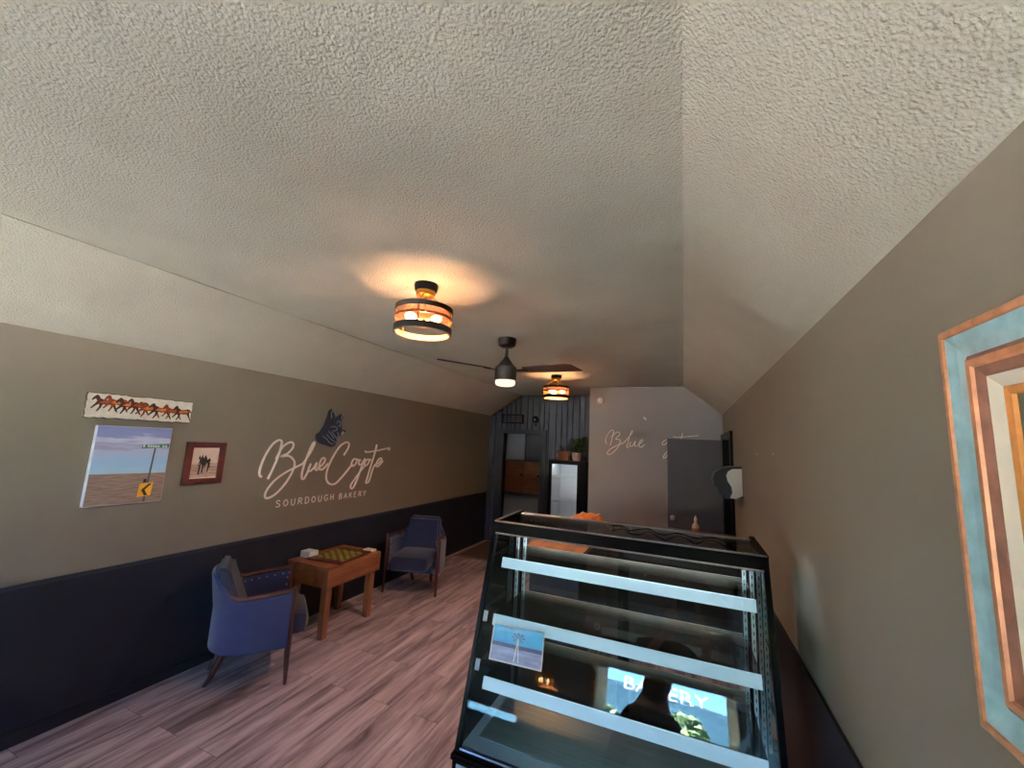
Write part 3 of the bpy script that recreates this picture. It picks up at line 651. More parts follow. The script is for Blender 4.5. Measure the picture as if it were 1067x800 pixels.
# seat cushion and back pad
b = BM(); box(b, (-.225,-.15,.27), (.225,.36,.44), .06); A_('seat_cushion', b, M['velvetd'])
b = BM(); box(b, (-.25,-.11,.235), (.25,.24,.3), .02); A_('seat_rail', b, M['velvet'])
b = BM()
hexa(b, [(-.22,-.16,.42),(.22,-.16,.42),(.23,-.05,.42),(-.23,-.05,.42),(-.2,-.27,.79),(.2,-.27,.79),(.19,-.185,.78),(-.19,-.185,.78)])
bmesh.ops.bevel(b, geom=b.edges[:], offset=.025, segments=3, affect='EDGES'); A_('back_pad', b, M['velvetd'])
copy_thing(ct, (-2.978, 4.31, 0), math.atan2(-.954, .3)-PI/2, 'blue velvet barrel armchair seen from the front, on the far side of the game table')

# ================================================================== GAME TABLE
tb = thing('game_table', (-3.11, 3.14, 0), 'brown stained wooden table with a deep apron against the dark wainscot', 'table')
TX0, TX1, TY0, TY1, TZ = -3.36, -2.855, 2.815, 3.48, .605
b = BM(); box(b, (TX0, TY0, TZ-.022), (TX1, TY1, TZ), .003); obj('tabletop', b, M['pine'], tb)
b = BM(); t_ = .025
for lo, hi in (((TX0,TY0,TZ-.175),(TX1,TY0+t_,TZ-.023)), ((TX0,TY1-t_,TZ-.175),(TX1,TY1,TZ-.023)), ((TX0,TY0+t_,TZ-.175),(TX0+t_,TY1-t_,TZ-.023)), ((TX1-t_,TY0+t_,TZ-.175),(TX1,TY1-t_,TZ-.023))): box(b, lo, hi, .002)
obj('apron', b, M['pine'], tb)
for lx in (TX0+.03, TX1-.095):
    for ly in (TY0+.03, TY1-.095):
        b = BM(); hexa(b, [(lx+.005,ly+.005,0),(lx+.06,ly+.005,0),(lx+.06,ly+.06,0),(lx+.005,ly+.06,0),(lx,ly,TZ-.03),(lx+.065,ly,TZ-.03),(lx+.065,ly+.065,TZ-.03),(lx,ly+.065,TZ-.03)])
        obj('leg', b, M['pineleg'], tb)
bd = thing('checkerboard', (-3.06, 3.14, TZ), 'checkerboard of green and dark red squares lying on the wooden table', 'board game', None, math.radians(6))
B_ = lambda nm, bm, m: obj(nm, bm, m, bd, False, world=False)
b = BM(); box(b, (-.19,-.225,0), (.19,.225,.014), .003); B_('board', b, wood('dark_red_board', srgb(78, 26, 20), srgb(104, 40, 30), (4,4,4), .4))
b = BM(); s = .041
for i in range(8):
    for j in range(8):
        if (i+j) % 2: box(b, (-.164+i*s, -.164+j*s, .0135), (-.164+(i+1)*s-.002, -.164+(j+1)*s-.002, .0155))
B_('green_squares', b, mat('green_square', srgb(150, 150, 62), .5))
b = BM(); box(b, (-3.345,2.93,TZ), (-3.225,3.03,TZ+.055), .003); o = origin_to(obj('card_box', b, M['white']), (-3.28,2.98,TZ)); tag(o, 'small white box standing on the wooden table beside the checkerboard', 'box')
b = BM(); box(b, (-3.01,3.385,TZ), (-2.90,3.46,TZ+.022), .003); o = origin_to(obj('card_deck', b, M['cream']), (-2.95,3.42,TZ)); tag(o, 'flat cream deck lying at the far end of the wooden table', 'card deck')

# floor mat by the doorway
mt = thing('floor_mat', (-2.8, 6.3, 0), 'brown floor mat with a thin pale border before the dark doorway', 'mat')
b = BM(); box(b, (-3.30,5.74,0), (-2.30,6.88,.008)); obj('mat_pile', b, mat('brown_mat', srgb(92, 66, 54), .95, var=.3, scale=60.), mt)
b = BM()
for lo, hi in (((-3.30,5.74),(-2.30,5.775)), ((-3.30,6.845),(-2.30,6.88)), ((-3.30,5.775),(-3.265,6.845)), ((-2.335,5.775),(-2.30,6.845))): box(b, (lo[0],lo[1],.008), (hi[0],hi[1],.011))
obj('mat_border', b, mat('tan_border', srgb(150, 116, 96), .9), mt)

# ================================================================== BACK WALL: vent, bell, cabinets seen through the doorway
vt = thing('wall_vent', (-2.93, YB-.03, 2.13), 'dark rectangular vent grille above the doorway', 'vent')
b = BM()
for lo, hi in (((-3.145,2.125),(-3.12,2.295)), ((-2.735,2.125),(-2.71,2.295)), ((-3.12,2.125),(-2.735,2.145)), ((-3.12,2.275),(-2.735,2.295))): box(b, (lo[0],YB-.045,lo[1]), (hi[0],YB-.024,hi[1]))
obj('vent_frame', b, M['black'], vt)
b = BM()
for k in range(9): box(b, (-3.12, YB-.042, 2.148+k*.0142), (-2.735, YB-.026, 2.156+k*.0142))
obj('slats', b, mat('dark_red_slats', srgb(44, 22, 20), .7), vt)
bl = thing('round_camera', (-2.474, YB-.025, 2.16), 'small round black wall sensor with a pale ring above the doorway', 'sensor')
b = BM()
def ydisc(bm, x, y, z, prof, n=20):
    rings = [[bm.verts.new((x+r*math.cos(2*PI*k/n), y-d, z+r*math.sin(2*PI*k/n))) for k in range(n)] for r, d in prof]
    for a, c in zip(rings, rings[1:]):
        for k in range(n): bm.faces.new((a[k], a[(k+1)%n], c[(k+1)%n], c[k]))
    bm.faces.new(rings[0][::-1]); bm.faces.new(rings[-1])
ydisc(b, -2.474, YB-.02, 2.205, [(.06,0),(.06,.03),(.045,.045),(.02,.05)]); obj('sensor_dome', b, M['black'], bl, True)
b = BM(); ydisc(b, -2.474, YB-.068, 2.205, [(.018,0),(.018,.006),(.01,.01)]); obj('lens', b, M['silver'], bl, True)
b = BM(); box(b, (-2.5,YB-.04,2.085), (-2.46,YB-.022,2.135), .003); obj('control_box', b, M['trimnavy'], bl)
# wood-fronted wall cupboard in the back room with grey cupboard over it
cu = thing('wall_cupboard', (-3.04, 8.0, .76), 'oak fronted two door cupboard hung inside the dark doorway', 'cupboard')
b = BM(); box(b, (-3.46,7.93,.765), (-2.62,8.295,1.41)); obj('carcass', b, M['trimnavy'], cu)
for x0_, x1_, hk in ((-3.455,-3.045,-3.08), (-3.035,-2.625,-2.72)):
    b = BM(); box(b, (x0_,7.905,.77), (x1_,7.93,1.405), .004); dr = obj('cupboard_door', b, M['cabwood'], cu)
    b = BM(); ball(b, (hk,7.89,1.13), .022); obj('knob', b, M['black'], dr, True)
cu2 = thing('tall_cupboard', (-3.04, 8.0, 1.42), 'plain grey two door cupboard above the oak fronted one in the back room', 'cupboard')
b = BM(); box(b, (-3.46,7.95,1.42), (-2.62,8.295,2.35)); obj('carcass', b, M['trimnavy'], cu2)
for x0_, x1_ in ((-3.455,-3.045), (-3.035,-2.625)):
    b = BM(); box(b, (x0_,7.925,1.43), (x1_,7.95,2.34), .004); obj('cupboard_door', b, M['grey'] if x0_ < -3.2 else mat('dark_grey_door', srgb(52, 50, 56), .6), cu2)

# ================================================================== DRINKS FRIDGE with plants on it
FRX0, FRX1, FRY = -1.995, -1.385, 6.28
fr = thing('drinks_fridge', ((FRX0+FRX1)/2, 6.6, 0), 'black glass door drinks fridge with a lit white empty interior', 'fridge')
zt = 1.535; xr = -1.50
b = BM(); y1_ = 6.85
for lo, hi in (((FRX0,FRY+.04,.05),(FRX0+.04,y1_,zt)), ((FRX1-.04,FRY+.04,.05),(FRX1,y1_,zt)), ((FRX0+.04,FRY+.04,zt-.04),(FRX1-.04,y1_,zt)), ((FRX0+.04,FRY+.04,.05),(FRX1-.04,y1_,.25)), ((FRX0+.04,y1_-.03,.25),(FRX1-.04,y1_,zt-.04))): box(b, lo, hi)
obj('cabinet', b, M['blackm'], fr)
M['fwhite'] = mat('white_fridge_liner', srgb(226, 226, 230), .5, var=.04)
b = BM()
for lo, hi in (((FRX0+.04,FRY+.05,.25),(FRX0+.05,y1_-.03,zt-.04)), ((FRX1-.05,FRY+.05,.25),(FRX1-.04,y1_-.03,zt-.04)), ((FRX0+.05,y1_-.05,.25),(FRX1-.05,y1_-.03,zt-.04)), ((FRX0+.05,FRY+.05,.25),(FRX1-.05,y1_-.05,.26)), ((FRX0+.05,FRY+.05,zt-.05),(FRX1-.05,y1_-.05,zt-.04))): box(b, lo, hi)
obj('liner', b, M['fwhite'], fr)
for z in (.50, .875, 1.25):
    b = BM()
    box(b, (FRX0+.055,FRY+.09,z), (FRX1-.055,FRY+.1,z+.03))
    for k in range(16): tube(b, [(FRX0+.06+k*.031,FRY+.1,z+.02), (FRX0+.06+k*.031,y1_-.06,z+.02)], .0025, 4)
    obj('wire_shelf', b, M['white'], fr)
b = BM()
for lo, hi in (((FRX0,FRY,.06),(FRX0+.05,FRY+.04,zt-.005)), ((-1.53,FRY,.06),(FRX1,FRY+.04,zt-.005)), ((FRX0+.05,FRY,.06),(-1.53,FRY+.04,.2)), ((FRX0+.05,FRY,zt-.065),(-1.53,FRY+.04,zt-.005))): box(b, lo, hi, .003)
dr = obj('fridge_door', b, M['black'], fr)
b = BM(); box(b, (FRX0+.05,FRY+.012,.2), (-1.53,FRY+.02,zt-.065)); obj('door_glass', b, M['glass'], dr)
b = BM(); tube(b, [(-1.515,FRY,.75),(-1.515,FRY-.03,.77),(-1.515,FRY-.03,1.05),(-1.515,FRY,1.07)], .008, 6); obj('handle', b, M['black'], dr)
b = BM(); box(b, (FRX0+.02,FRY+.06,0), (FRX1-.02,y1_-.02,.05)); obj('plinth', b, M['black'], fr)
b = BM(); box(b, (FRX0+.07,FRY+.06,zt-.062), (FRX1-.07,FRY+.075,zt-.052)); obj('light_strip', b, emit('fridge_led', (.85,.92,1.), 4.), fr)
bk = thing('plant_basket', (-1.77, 6.42, zt), 'brown woven basket on the fridge, left of the white plant pot', 'basket')
b = BM(); lathe(b, [(0,0),(.09,0),(.125,.13),(.13,.14),(.115,.14),(.085,.02),(0,.02)], (-1.79,6.42,zt), 20); obj('basket_body', b, wood('wicker', srgb(110, 72, 44), srgb(166, 112, 70), (2,2,30), .7, 6.), bk, True)
pp = thing('potted_plant', (-1.575, 6.42, zt), 'leafy green plant with trailing blades in a white pot on the fridge', 'plant')
b = BM(); lathe(b, [(0,0),(.06,0),(.085,.12),(.09,.125),(.075,.125),(.06,.09),(0,.09)], (-1.575,6.42,zt), 20); obj('pot', b, mat('pale_terracotta', srgb(222, 190, 172), .7), pp, True)
b = BM()
def blade(bm, base, az, up, ln, w):
    pts = []
    for i in range(7):
        t = i/6; r = ln*t; pts.append(Vector((base[0]+math.cos(az)*r*.75, base[1]+math.sin(az)*r*.75, base[2]+up*ln*(t*1.3-1.05*t*t))))
    sd = Vector((-math.sin(az), math.cos(az), 0)); L, R = [], []
    for i, p in enumerate(pts):
        ww = w*math.sin(PI*(.12+.88*i/6)); L.append(bm.verts.new(p-sd*ww)); R.append(bm.verts.new(p+sd*ww+Vector((0,0,.002))))
    for i in range(6): bm.faces.new((L[i], L[i+1], R[i+1], R[i]))
for k in range(110): blade(b, (-1.575,6.42,zt+.11), random.uniform(-1.5, 1.5) if k % 2 else random.uniform(-1.9,.2), random.uniform(.3, 1.7), random.uniform(.2,.42), random.uniform(.014,.026))
obj('foliage', b, M['leaf'], pp, True)
b = BM()
for k in range(16): blade(b, (-1.79,6.42,zt+.12), random.uniform(1.9, 4.4), random.uniform(.4, 1.3), random.uniform(.08,.18), .01)
obj('foliage', b, M['leaf'], bk, True)

# ================================================================== END WALL: gold script, smoke detector, door
GOLD = {
 'letter_b': [[(-1.036,1.818),(-1.056,1.872),(-1.016,1.974),(-.961,2.021),(-.944,1.982),(-.986,1.798)], [(-.976,1.923),(-.892,1.995),(-.851,1.963),(-.91,1.895),(-.848,1.884),(-.863,1.803),(-.941,1.703),(-1.012,1.664),(-1.021,1.708),(-.931,1.781),(-.796,1.845)]],
 'letter_l': [[(-.796,1.845),(-.706,1.952),(-.674,2.013),(-.696,2.002),(-.743,1.836),(-.753,1.781),(-.724,1.788)]],
 'letter_u': [[(-.7,1.865),(-.713,1.805),(-.676,1.806),(-.637,1.873),(-.647,1.808),(-.61,1.809)]],
 'letter_e': [[(-.605,1.82),(-.545,1.869),(-.545,1.899),(-.571,1.876),(-.587,1.816),(-.558,1.79),(-.512,1.835)]],
 'letter_o': [[(-.217,1.914),(-.262,1.886),(-.278,1.846),(-.245,1.842),(-.213,1.88)]],
 'letter_y': [[(-.193,1.886),(-.208,1.838),(-.173,1.84),(-.194,1.755),(-.224,1.681),(-.259,1.658),(-.261,1.684),(-.214,1.749),(-.166,1.796)]],
 'letter_t': [[(-.133,1.962),(-.104,1.95),(.018,1.96),(.178,1.982)], [(-.015,2.009),(-.031,1.945),(-.066,1.84)]],
}
gs = thing('gold_script', (-.5, YE, 1.66), 'thin pale gold script starting Blue on the grey end wall, partly behind the door', 'sign')
M['gold'] = mat('pale_gold', srgb(252, 230, 214), .4)
for k, strokes in GOLD.items():
    b = BM()
    for s_ in strokes: tube(b, [Vector((p.x, YE-.0052, p.y)) for p in catmull([(u, v, 0) for u, v in s_])], .0058, 6)
    obj(k, b, M['gold'], gs, True)
sd_ = thing('smoke_detector', (-1.135, YE, 2.42), 'round white smoke detector high on the grey end wall', 'smoke detector')
b = BM(); ydisc(b, -1.135, YE, 2.458, [(.05,0),(.05,.025),(.036,.038)], 28); obj('housing', b, M['white'], sd_, True)
b = BM(); ydisc(b, -1.135, YE-.038, 2.458, [(.012,0),(.01,.003)]); obj('button', b, mat('grey_button', srgb(150, 150, 150), .5), sd_)
b = BM(); prism(b, [(-.535,2.215),(-.50,2.175),(-.478,2.186),(-.512,2.222)], lambda u, v, d: Vector((u, YE-d, v)), -.001, .006); o = origin_to(obj('wall_spot', b, M['white']), (-.505, YE, 2.2)); tag(o, 'small white tab stuck slantwise above the gold script', 'spot')  # thin pale pieces set flat on the wall
b = BM(); prism(b, [(-.622,2.052),(-.622,2.062),(-.58,2.062),(-.58,2.052)], lambda u, v, d: Vector((u, YE-d, v)), -.001, .006); o = origin_to(obj('wall_spot', b, mat('grey_spot', srgb(150, 140, 134), .6)), (-.6, YE, 2.055)); tag(o, 'tiny grey tab just above the letter e of the gold script', 'spot')
# open door leaf standing before the end wall, hinged on the right-wall doorway
dl = bpy.data.objects.new('door_1', None); COL.objects.link(dl); dl.location = (.44, 5.9, 0); dl['kind'] = 'structure'
b = BM(); box(b, (-.208,5.88,.01), (.448,5.92,1.925), .003); obj('door_leaf', b, mat('charcoal_door_paint', srgb(74, 70, 76), .55, var=.05, scale=2.), dl)
kn = BM(); tube(kn, [(-.15,5.88,.9),(-.15,5.845,.9)], .011, 10); ball(kn, (-.15,5.825,.9), .03, 1, .75, 1, 14); obj('door_knob', kn, M['alu'], dl, True)
kn = BM(); ydisc(kn, -.15, 5.88, .9, [(.034,0),(.03,.006)]); obj('knob_rose', kn, M['alu'], dl, True)
b = BM()
for lo, hi in (((XR-.03,4.87,0),(XR+.15,4.95,2.0)), ((XR-.03,5.925,0),(XR-.001,5.99,2.0)), ((XR+.0,5.80,0),(XR+.149,5.849,1.93)), ((XR-.03,5.80,0),(XR,5.879,2.0)), ((XR-.03,4.95,1.93),(XR+.15,5.85,2.0))): box(b, lo, hi)
struct('trim_7', b, M['black'])
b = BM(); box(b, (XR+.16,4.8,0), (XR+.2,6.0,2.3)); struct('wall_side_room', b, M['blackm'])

# paper towel dispenser on the right wall
tdp = thing('towel_dispenser', (XR, 4.33, 1.36), 'smoky grey paper towel dispenser with a white side on the right wall', 'towel dispenser')
prof = [(0,.29),(.09,.285),(.16,.265),(.215,.225),(.235,.17),(.225,.12),(.195,.085),(.185,.05),(.16,.012),(.12,0),(.0,.02)]
b = BM(); prism(b, prof, lambda u, v, d: Vector((XR-.004-u, 4.19+d, 1.355+v)), 0, .28); o = obj('cover', b, mat('smoked_plastic', srgb(42, 42, 48), .5, var=.1, spec=.3), tdp)
pr2 = [(0,.265),(.075,.26),(.11,.235),(.125,.2),(.115,.15),(.085,.1),(.08,.05),(.10,.005),(.055,-.0),(0,.03)]
b = BM(); prism(b, pr2, lambda u, v, d: Vector((XR-.004-u, 4.182+d, 1.362+v)), 0, .012); obj('side_panel', b, M['white'], tdp)
b = BM(); box(b, (XR-.006,4.2,1.37), (XR+.001,4.5,1.63)); obj('back_plate', b, M['black'], tdp)
for y_, z_ in ((2.77,1.765),(3.34,1.763)):
    b = BM(); ball(b, (XR-.003,y_,z_), .005, .8, 1, 1, 8); o = origin_to(obj('wall_nail', b, M['alu']), (XR,y_,z_)); tag(o, 'tiny bright nail in the right wall, ' + ('nearer one' if y_ < 3 else 'farther one toward the towel dispenser'), 'nail')

# ================================================================== LARGE MIRROR FRAME on the right wall
MY0, MY1, MZ0, MZ1 = .10, .992, 1.327, 1.994
mf = thing('large_frame', (XR, (MY0+MY1)/2, MZ0), 'large blue and copper moulded frame with cream liner on the right wall', 'picture frame')
prof = [(0,0),(0,.030),(.006,.034),(.014,.034),(.016,.030),(.036,.0245),(.056,.0215),(.062,.026),(.066,.030),(.076,.030),(.080,.026),(.094,.022),(.098,.0215),(.118,.014),(.120,.015),(.131,.013),(.132,.005)]
def ring_rect(i, h):
    return [Vector((XR-.001-h, MY0+i, MZ0+i)), Vector((XR-.001-h, MY1-i, MZ0+i)), Vector((XR-.001-h, MY1-i, MZ1-i)), Vector((XR-.001-h, MY0+i, MZ1-i))]
def mould(a, c):
    b = BM(); rr = [[b.verts.new(p) for p in ring_rect(i, h)] for i, h in prof[a:c+1]]
    back = [[b.verts.new(p) for p in ring_rect(i, -.0005)] for i in (prof[a][0], prof[c][0])]
    rr = [back[0]] + rr + [back[1]]
    for u, v in zip(rr, rr[1:]+rr[:1]):
        for k in range(4): b.faces.new((u[k], u[(k+1)%4], v[(k+1)%4], v[k]))
    return b
M['copperwood'] = mat('copper_gilt_wood', srgb(196, 132, 92), .4, .25, var=.25, scale=30.)
M['browngilt'] = mat('brown_gilt', srgb(138, 92, 74), .45, .15, var=.25, scale=30.)
obj('outer_lip', mould(0, 4), M['copperwood'], mf)
obj('blue_cove', mould(4, 6), mat('dusty_blue_glaze', srgb(158, 196, 202), .28, var=.18, scale=25., bump=.001, bscale=120., coat=.3), mf)
obj('inner_step', mould(6, 8), M['browngilt'], mf); obj('copper_bead', mould(8, 10), M['copperwood'], mf); obj('brown_step', mould(10, 12), M['browngilt'], mf)
obj('cream_liner', mould(12, 13), M['cream'], mf); obj('sight_edge', mould(13, 16), mat('gold_orange_edge', srgb(206, 136, 70), .4, .3, var=.2, scale=30.), mf)
b = BM(); box(b, (XR-.008, MY0+.125, MZ0+.125), (XR-.0005, MY1-.125, MZ1-.125)); obj('panel', b, mat('olive_panel', srgb(92, 92, 80), .35, var=.05), mf)

# ================================================================== DISPLAY CASE
CX0, CX1 = -.955, .317; CZ = 1.33; CYF = 2.085; CD = .384; ZB = .392; TA = math.tan(math.radians(17.35)); CYB = CYF+CD
fy = lambda z, o=0.: CYF-(CZ-z)*TA+o            # y of the sloping front at height z
dc = thing('display_case', ((CX0+CX1)/2, 2.1, 0), 'black slant front glass bakery display case with three empty glass shelves', 'display case')
K_ = lambda nm, bm, m, s=False: obj(nm, bm, m, dc, s)
yb0 = fy(ZB)
b = BM(); box(b, (CX0-.012,yb0-.012,.10), (CX1+.012,CYB+.01,ZB-.035), .004); K_('base_cabinet', b, M['black'])
b = BM(); box(b, (CX0-.018,yb0-.02,ZB-.035), (CX1+.018,CYB+.015,ZB-.012), .004); box(b, (CX0-.01,yb0-.008,ZB-.012), (CX1+.01,yb0+.02,ZB), .002); K_('base_rim', b, M['black'])
b = BM(); tube(b, [(CX0,yb0+.004,ZB+.004),(CX1,yb0+.004,ZB+.004)], .005, 6); K_('bottom_channel', b, M['alu'])
b = BM()
for k in range(12): box(b, (CX0+.55,yb0-.018,.14+k*.014), (CX1-.06,yb0-.011,.148+k*.014))
K_('louvres', b, M['blackm'])
b = BM(); box(b, (CX0+.04,CYF-.2,0), (CX1-.04,CYB-.04,.1)); K_('plinth', b, M['blackm'])
b = BM(); box(b, (CX0+.012,yb0+.022,ZB-.012), (CX1-.012,CYB-.03,ZB+.006)); K_('deck', b, M['deck'])
b = BM(); box(b, (CX0+.06,yb0+.1,ZB+.006), (CX1-.06,CYB-.08,ZB+.011), .002); K_('deck_pan', b, M['steel'])
# front, side and top glass
g = .006
b = BM(); hexa(b, [(CX0+.016,fy(ZB+.006),ZB+.006),(CX1-.016,fy(ZB+.006),ZB+.006),(CX1-.016,fy(ZB+.006,g),ZB+.006),(CX0+.016,fy(ZB+.006,g),ZB+.006),(CX0+.016,fy(CZ-.052),CZ-.052),(CX1-.016,fy(CZ-.052),CZ-.052),(CX1-.016,fy(CZ-.052,g),CZ-.052),(CX0+.016,fy(CZ-.052,g),CZ-.052)])
K_('front_glass', b, M['glass'])
for sx, x0_ in ((0, CX0+.004), (1, CX1-.010)):
    b = BM(); prism(b, [(fy(ZB+.002,.03),ZB+.002),(CYB-.03,ZB+.002),(CYB-.03,CZ-.02),(fy(CZ-.02,.03),CZ-.02)], lambda u, v, d: Vector((x0_+d, u, v)), 0, g); K_('side_glass', b, M['glass'])
for x0_ in (CX0-.006, CX1-.016):
    b = BM(); prism(b, [(fy(ZB-.005,-.006),ZB-.005),(fy(ZB-.005,.030),ZB-.005),(fy(CZ,.030),CZ-.01),(fy(CZ,-.006),CZ-.01)], lambda u, v, d: Vector((x0_+d, u, v)), 0, .022); K_('front_post', b, M['black'])
    b = BM(); prism(b, [(CYB-.035,ZB-.01),(CYB+.005,ZB-.01),(CYB+.005,CZ),(CYB-.035,CZ)], lambda u, v, d: Vector((x0_+d, u, v)), 0, .022); K_('rear_post', b, M['black'])
    b = BM(); prism(b, [(CYF-.008,CZ-.014),(CYB+.005,CZ-.014),(CYB+.005,CZ+.012),(CYF-.008,CZ+.004)], lambda u, v, d: Vector((x0_+d, u, v)), 0, .022); K_('top_side_rail', b, M['black'])
b = BM(); hexa(b, [(CX0,fy(CZ-.055,-.004),CZ-.055),(CX1,fy(CZ-.055,-.004),CZ-.055),(CX1,fy(CZ-.055,.03),CZ-.055),(CX0,fy(CZ-.055,.03),CZ-.055),(CX0,CYF-.006,CZ),(CX1,CYF-.006,CZ),(CX1,CYF+.03,CZ),(CX0,CYF+.03,CZ)]); K_('top_front_rail', b, M['black'])
b = BM(); tube(b, [(CX0,CYF-.007,CZ+.001),(CX1,CYF-.007,CZ+.001)], .0035, 6); tube(b, [(CX0+.016,fy(CZ-.056,-.005),CZ-.057),(CX1-.016,fy(CZ-.056,-.005),CZ-.057)], .0045, 6); K_('rail_trim', b, M['alu'])
b = BM(); box(b, (CX0+.016,CYF+.03,CZ-.012), (CX1-.016,CYB-.05,CZ-.004)); K_('top_glass', b, M['glass'])
b = BM(); box(b, (CX0+.016,CYB-.05,CZ-.04), (CX1-.016,CYB+.005,CZ), .003); K_('top_rear_rail', b, M['steel'])
b = BM(); tube(b, [(CX0+.08,CYB-.09,CZ-.032),(CX1-.08,CYB-.09,CZ-.032)], .011, 10); K_('light_tube', b, emit('case_led', (.70,.86,1.), 9.))
b = BM(); box(b, (CX0+.07,CYB-.105,CZ-.018), (CX1-.07,CYB-.06,CZ-.014)); box(b, (CX0+.07,CYB-.07,CZ-.036), (CX1-.07,CYB-.06,CZ-.018)); box(b, (CX0+.066,CYB-.125,CZ-.075), (CX0+.07,CYB-.06,CZ-.014)); box(b, (CX1-.07,CYB-.125,CZ-.075), (CX1-.066,CYB-.06,CZ-.014)); K_('tube_light_shield', b, M['white'])  # added plates that block the tube's light upward and sideways
# shelves with white price rails and brackets
for z, back in ((1.150, 2.40), (.896, 2.40), (.643, 2.40)):
    xa, xb = CX0+.057, CX1-.047; ys = fy(z, .055)
    b = BM(); box(b, (xa,ys+.004,z-.012), (xb,back-.012,z-.004)); sh = K_('glass_shelf', b, M['shelfglass'])
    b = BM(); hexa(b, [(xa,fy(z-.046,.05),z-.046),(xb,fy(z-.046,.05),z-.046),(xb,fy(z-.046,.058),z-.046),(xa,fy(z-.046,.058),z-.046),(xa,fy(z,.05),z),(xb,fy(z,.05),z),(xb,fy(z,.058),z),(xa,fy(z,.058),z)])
    obj('price_rail', b, M['rail'], sh)  # price rail carrying the added glow
    b = BM(); box(b, (xa+.02,back-.014,z-.02), (xb-.02,back-.006,z+.002)); obj('rear_rail', b, mat('warm_alu', srgb(190, 170, 155), .35, .8), sh)
    for bx_ in (xa+.012, xb-.016):
        b = BM(); prism(b, [(ys+.03,z-.013),(back,z-.013),(back,z-.06),(back-.04,z-.055),(ys+.03,z-.022)], lambda u, v, d: Vector((bx_+d, u, v)), 0, .004); obj('bracket', b, M['steel'], sh)
M['stand'] = mat('white_slotted_steel', srgb(226, 232, 238), .4)
for x_, y_ in ((CX0+.048,2.405), (CX0+.02,2.36), (CX1-.06,2.405), (CX1-.032,2.36)):
    b = BM(); box(b, (x_,y_,ZB+.01), (x_+.016,y_+.012,CZ-.05)); st = K_('slotted_standard', b, M['stand'])
    b = BM()
    for k in range(24): box(b, (x_+.006,y_-.0008,ZB+.05+k*.036), (x_+.010,y_+.0005,ZB+.066+k*.036))
    obj('slots', b, M['blackm'], st)
# sliding rear doors
for i, (xa, xb, yy) in enumerate(((CX0+.02,(CX0+CX1)/2+.03,CYB-.028), ((CX0+CX1)/2-.03,CX1-.02,CYB-.014))):
    b = BM()
    for lo, hi in (((xa,ZB+.01),(xa+.03,CZ-.045)), ((xb-.03,ZB+.01),(xb,CZ-.045)), ((xa+.03,ZB+.01),(xb-.03,ZB+.04)), ((xa+.03,CZ-.075),(xb-.03,CZ-.045))): box(b, (lo[0],yy,lo[1]), (hi[0],yy+.012,hi[1]))
    sdv = K_('sliding_door', b, M['black'])
    b = BM(); box(b, (xa+.03,yy+.004,ZB+.04), (xb-.03,yy+.008,CZ-.075)); obj('door_glass', b, M['glass'], sdv)
# white notice on the base front, only its top is inside the photograph
b = BM(); box(b, (CX0+.012,yb0-.0165,.16), (CX0+.30,yb0-.0122,ZB-.047)); K_('base_notice', b, mat('pale_blue_card', srgb(190, 214, 240), .5, var=.02))
mesh_text('Ar', .12, M['black'], 'notice_lettering', lambda x, y, z: Vector((CX0+.05+x, yb0-.0172-z, .252+y)), dc, .0006, 'LEFT')
# picture card taped on the front glass
th = math.radians(17.35); gu = Vector((1,0,0)); gv = Vector((0, math.sin(th), math.cos(th))); gn = Vector((0,-math.cos(th), math.sin(th)))
pc0 = Vector((-.865, fy(.737), .737))
card = thing('picture_card', pc0, 'glossy blue picture card of a windmill taped low on the case glass', 'card')
rot = math.radians(1.5)
cu_ = lambda u, v, d: pc0 + (gu*math.cos(rot)+gv*math.sin(rot))*u + (gv*math.cos(rot)-gu*math.sin(rot))*v + gn*(.003+d+.006*max(0,(v-.12)/.035)**2+.004*max(0,(.03-v)/.03))
def sheet(bm, u0, u1, v0, v1, d, n=10, m=6, mi=0):
    g_ = [[bm.verts.new(cu_(u0+(u1-u0)*i/m+(v-.08)*.10*0, v, d)) for i in range(m+1)] for v in [v0+(v1-v0)*j/n for j in range(n+1)]]
    for j in range(n):
        for i in range(m):
            f = bm.faces.new((g_[j][i], g_[j][i+1], g_[j+1][i+1], g_[j+1][i])); f.material_index = mi
b = BM(); sheet(b, 0, .262, 0, .155, 0); sheet(b, 0, .262, 0, .155, -.0012); obj('card_stock', b, M['white'], card, True)
M['csky'] = mat('card_sky', srgb(92, 186, 236), .25, var=.12, scale=20., coat=.6); M['cland'] = mat('card_land', srgb(168, 176, 206), .25, var=.25, scale=14., stretch=(1,1,4), coat=.6)
b = BM(); sheet(b, .006, .256, .075, .149, .0008, mi=0); sheet(b, .006, .256, .006, .075, .0008, mi=1)
sheet(b, .006, .256, .062, .078, .0012, 2, 6, mi=2)
def cpoly(pts, mi, d=.0018):
    vs = [b.verts.new(cu_(u, v, d)) for u, v in pts]; f = b.faces.new(vs); f.material_index = mi; f.normal_update(); bmesh.ops.triangulate(b, faces=[f])
for k in range(8):
    a = 2*PI*k/8; cpoly([(.135,.108),(.135+.034*math.cos(a-.16),.108+.02*math.sin(a-.16)),(.135+.034*math.cos(a+.16),.108+.02*math.sin(a+.16))], 2)
cpoly([(.133,.105),(.137,.105),(.15,.012),(.145,.012)], 3); cpoly([(.133,.105),(.137,.105),(.128,.012),(.122,.012)], 3)
obj('printed_picture', b, [M['csky'], M['cland'], mat('card_dark', srgb(88, 92, 128), .3), M['white']], card, True)
b = BM()
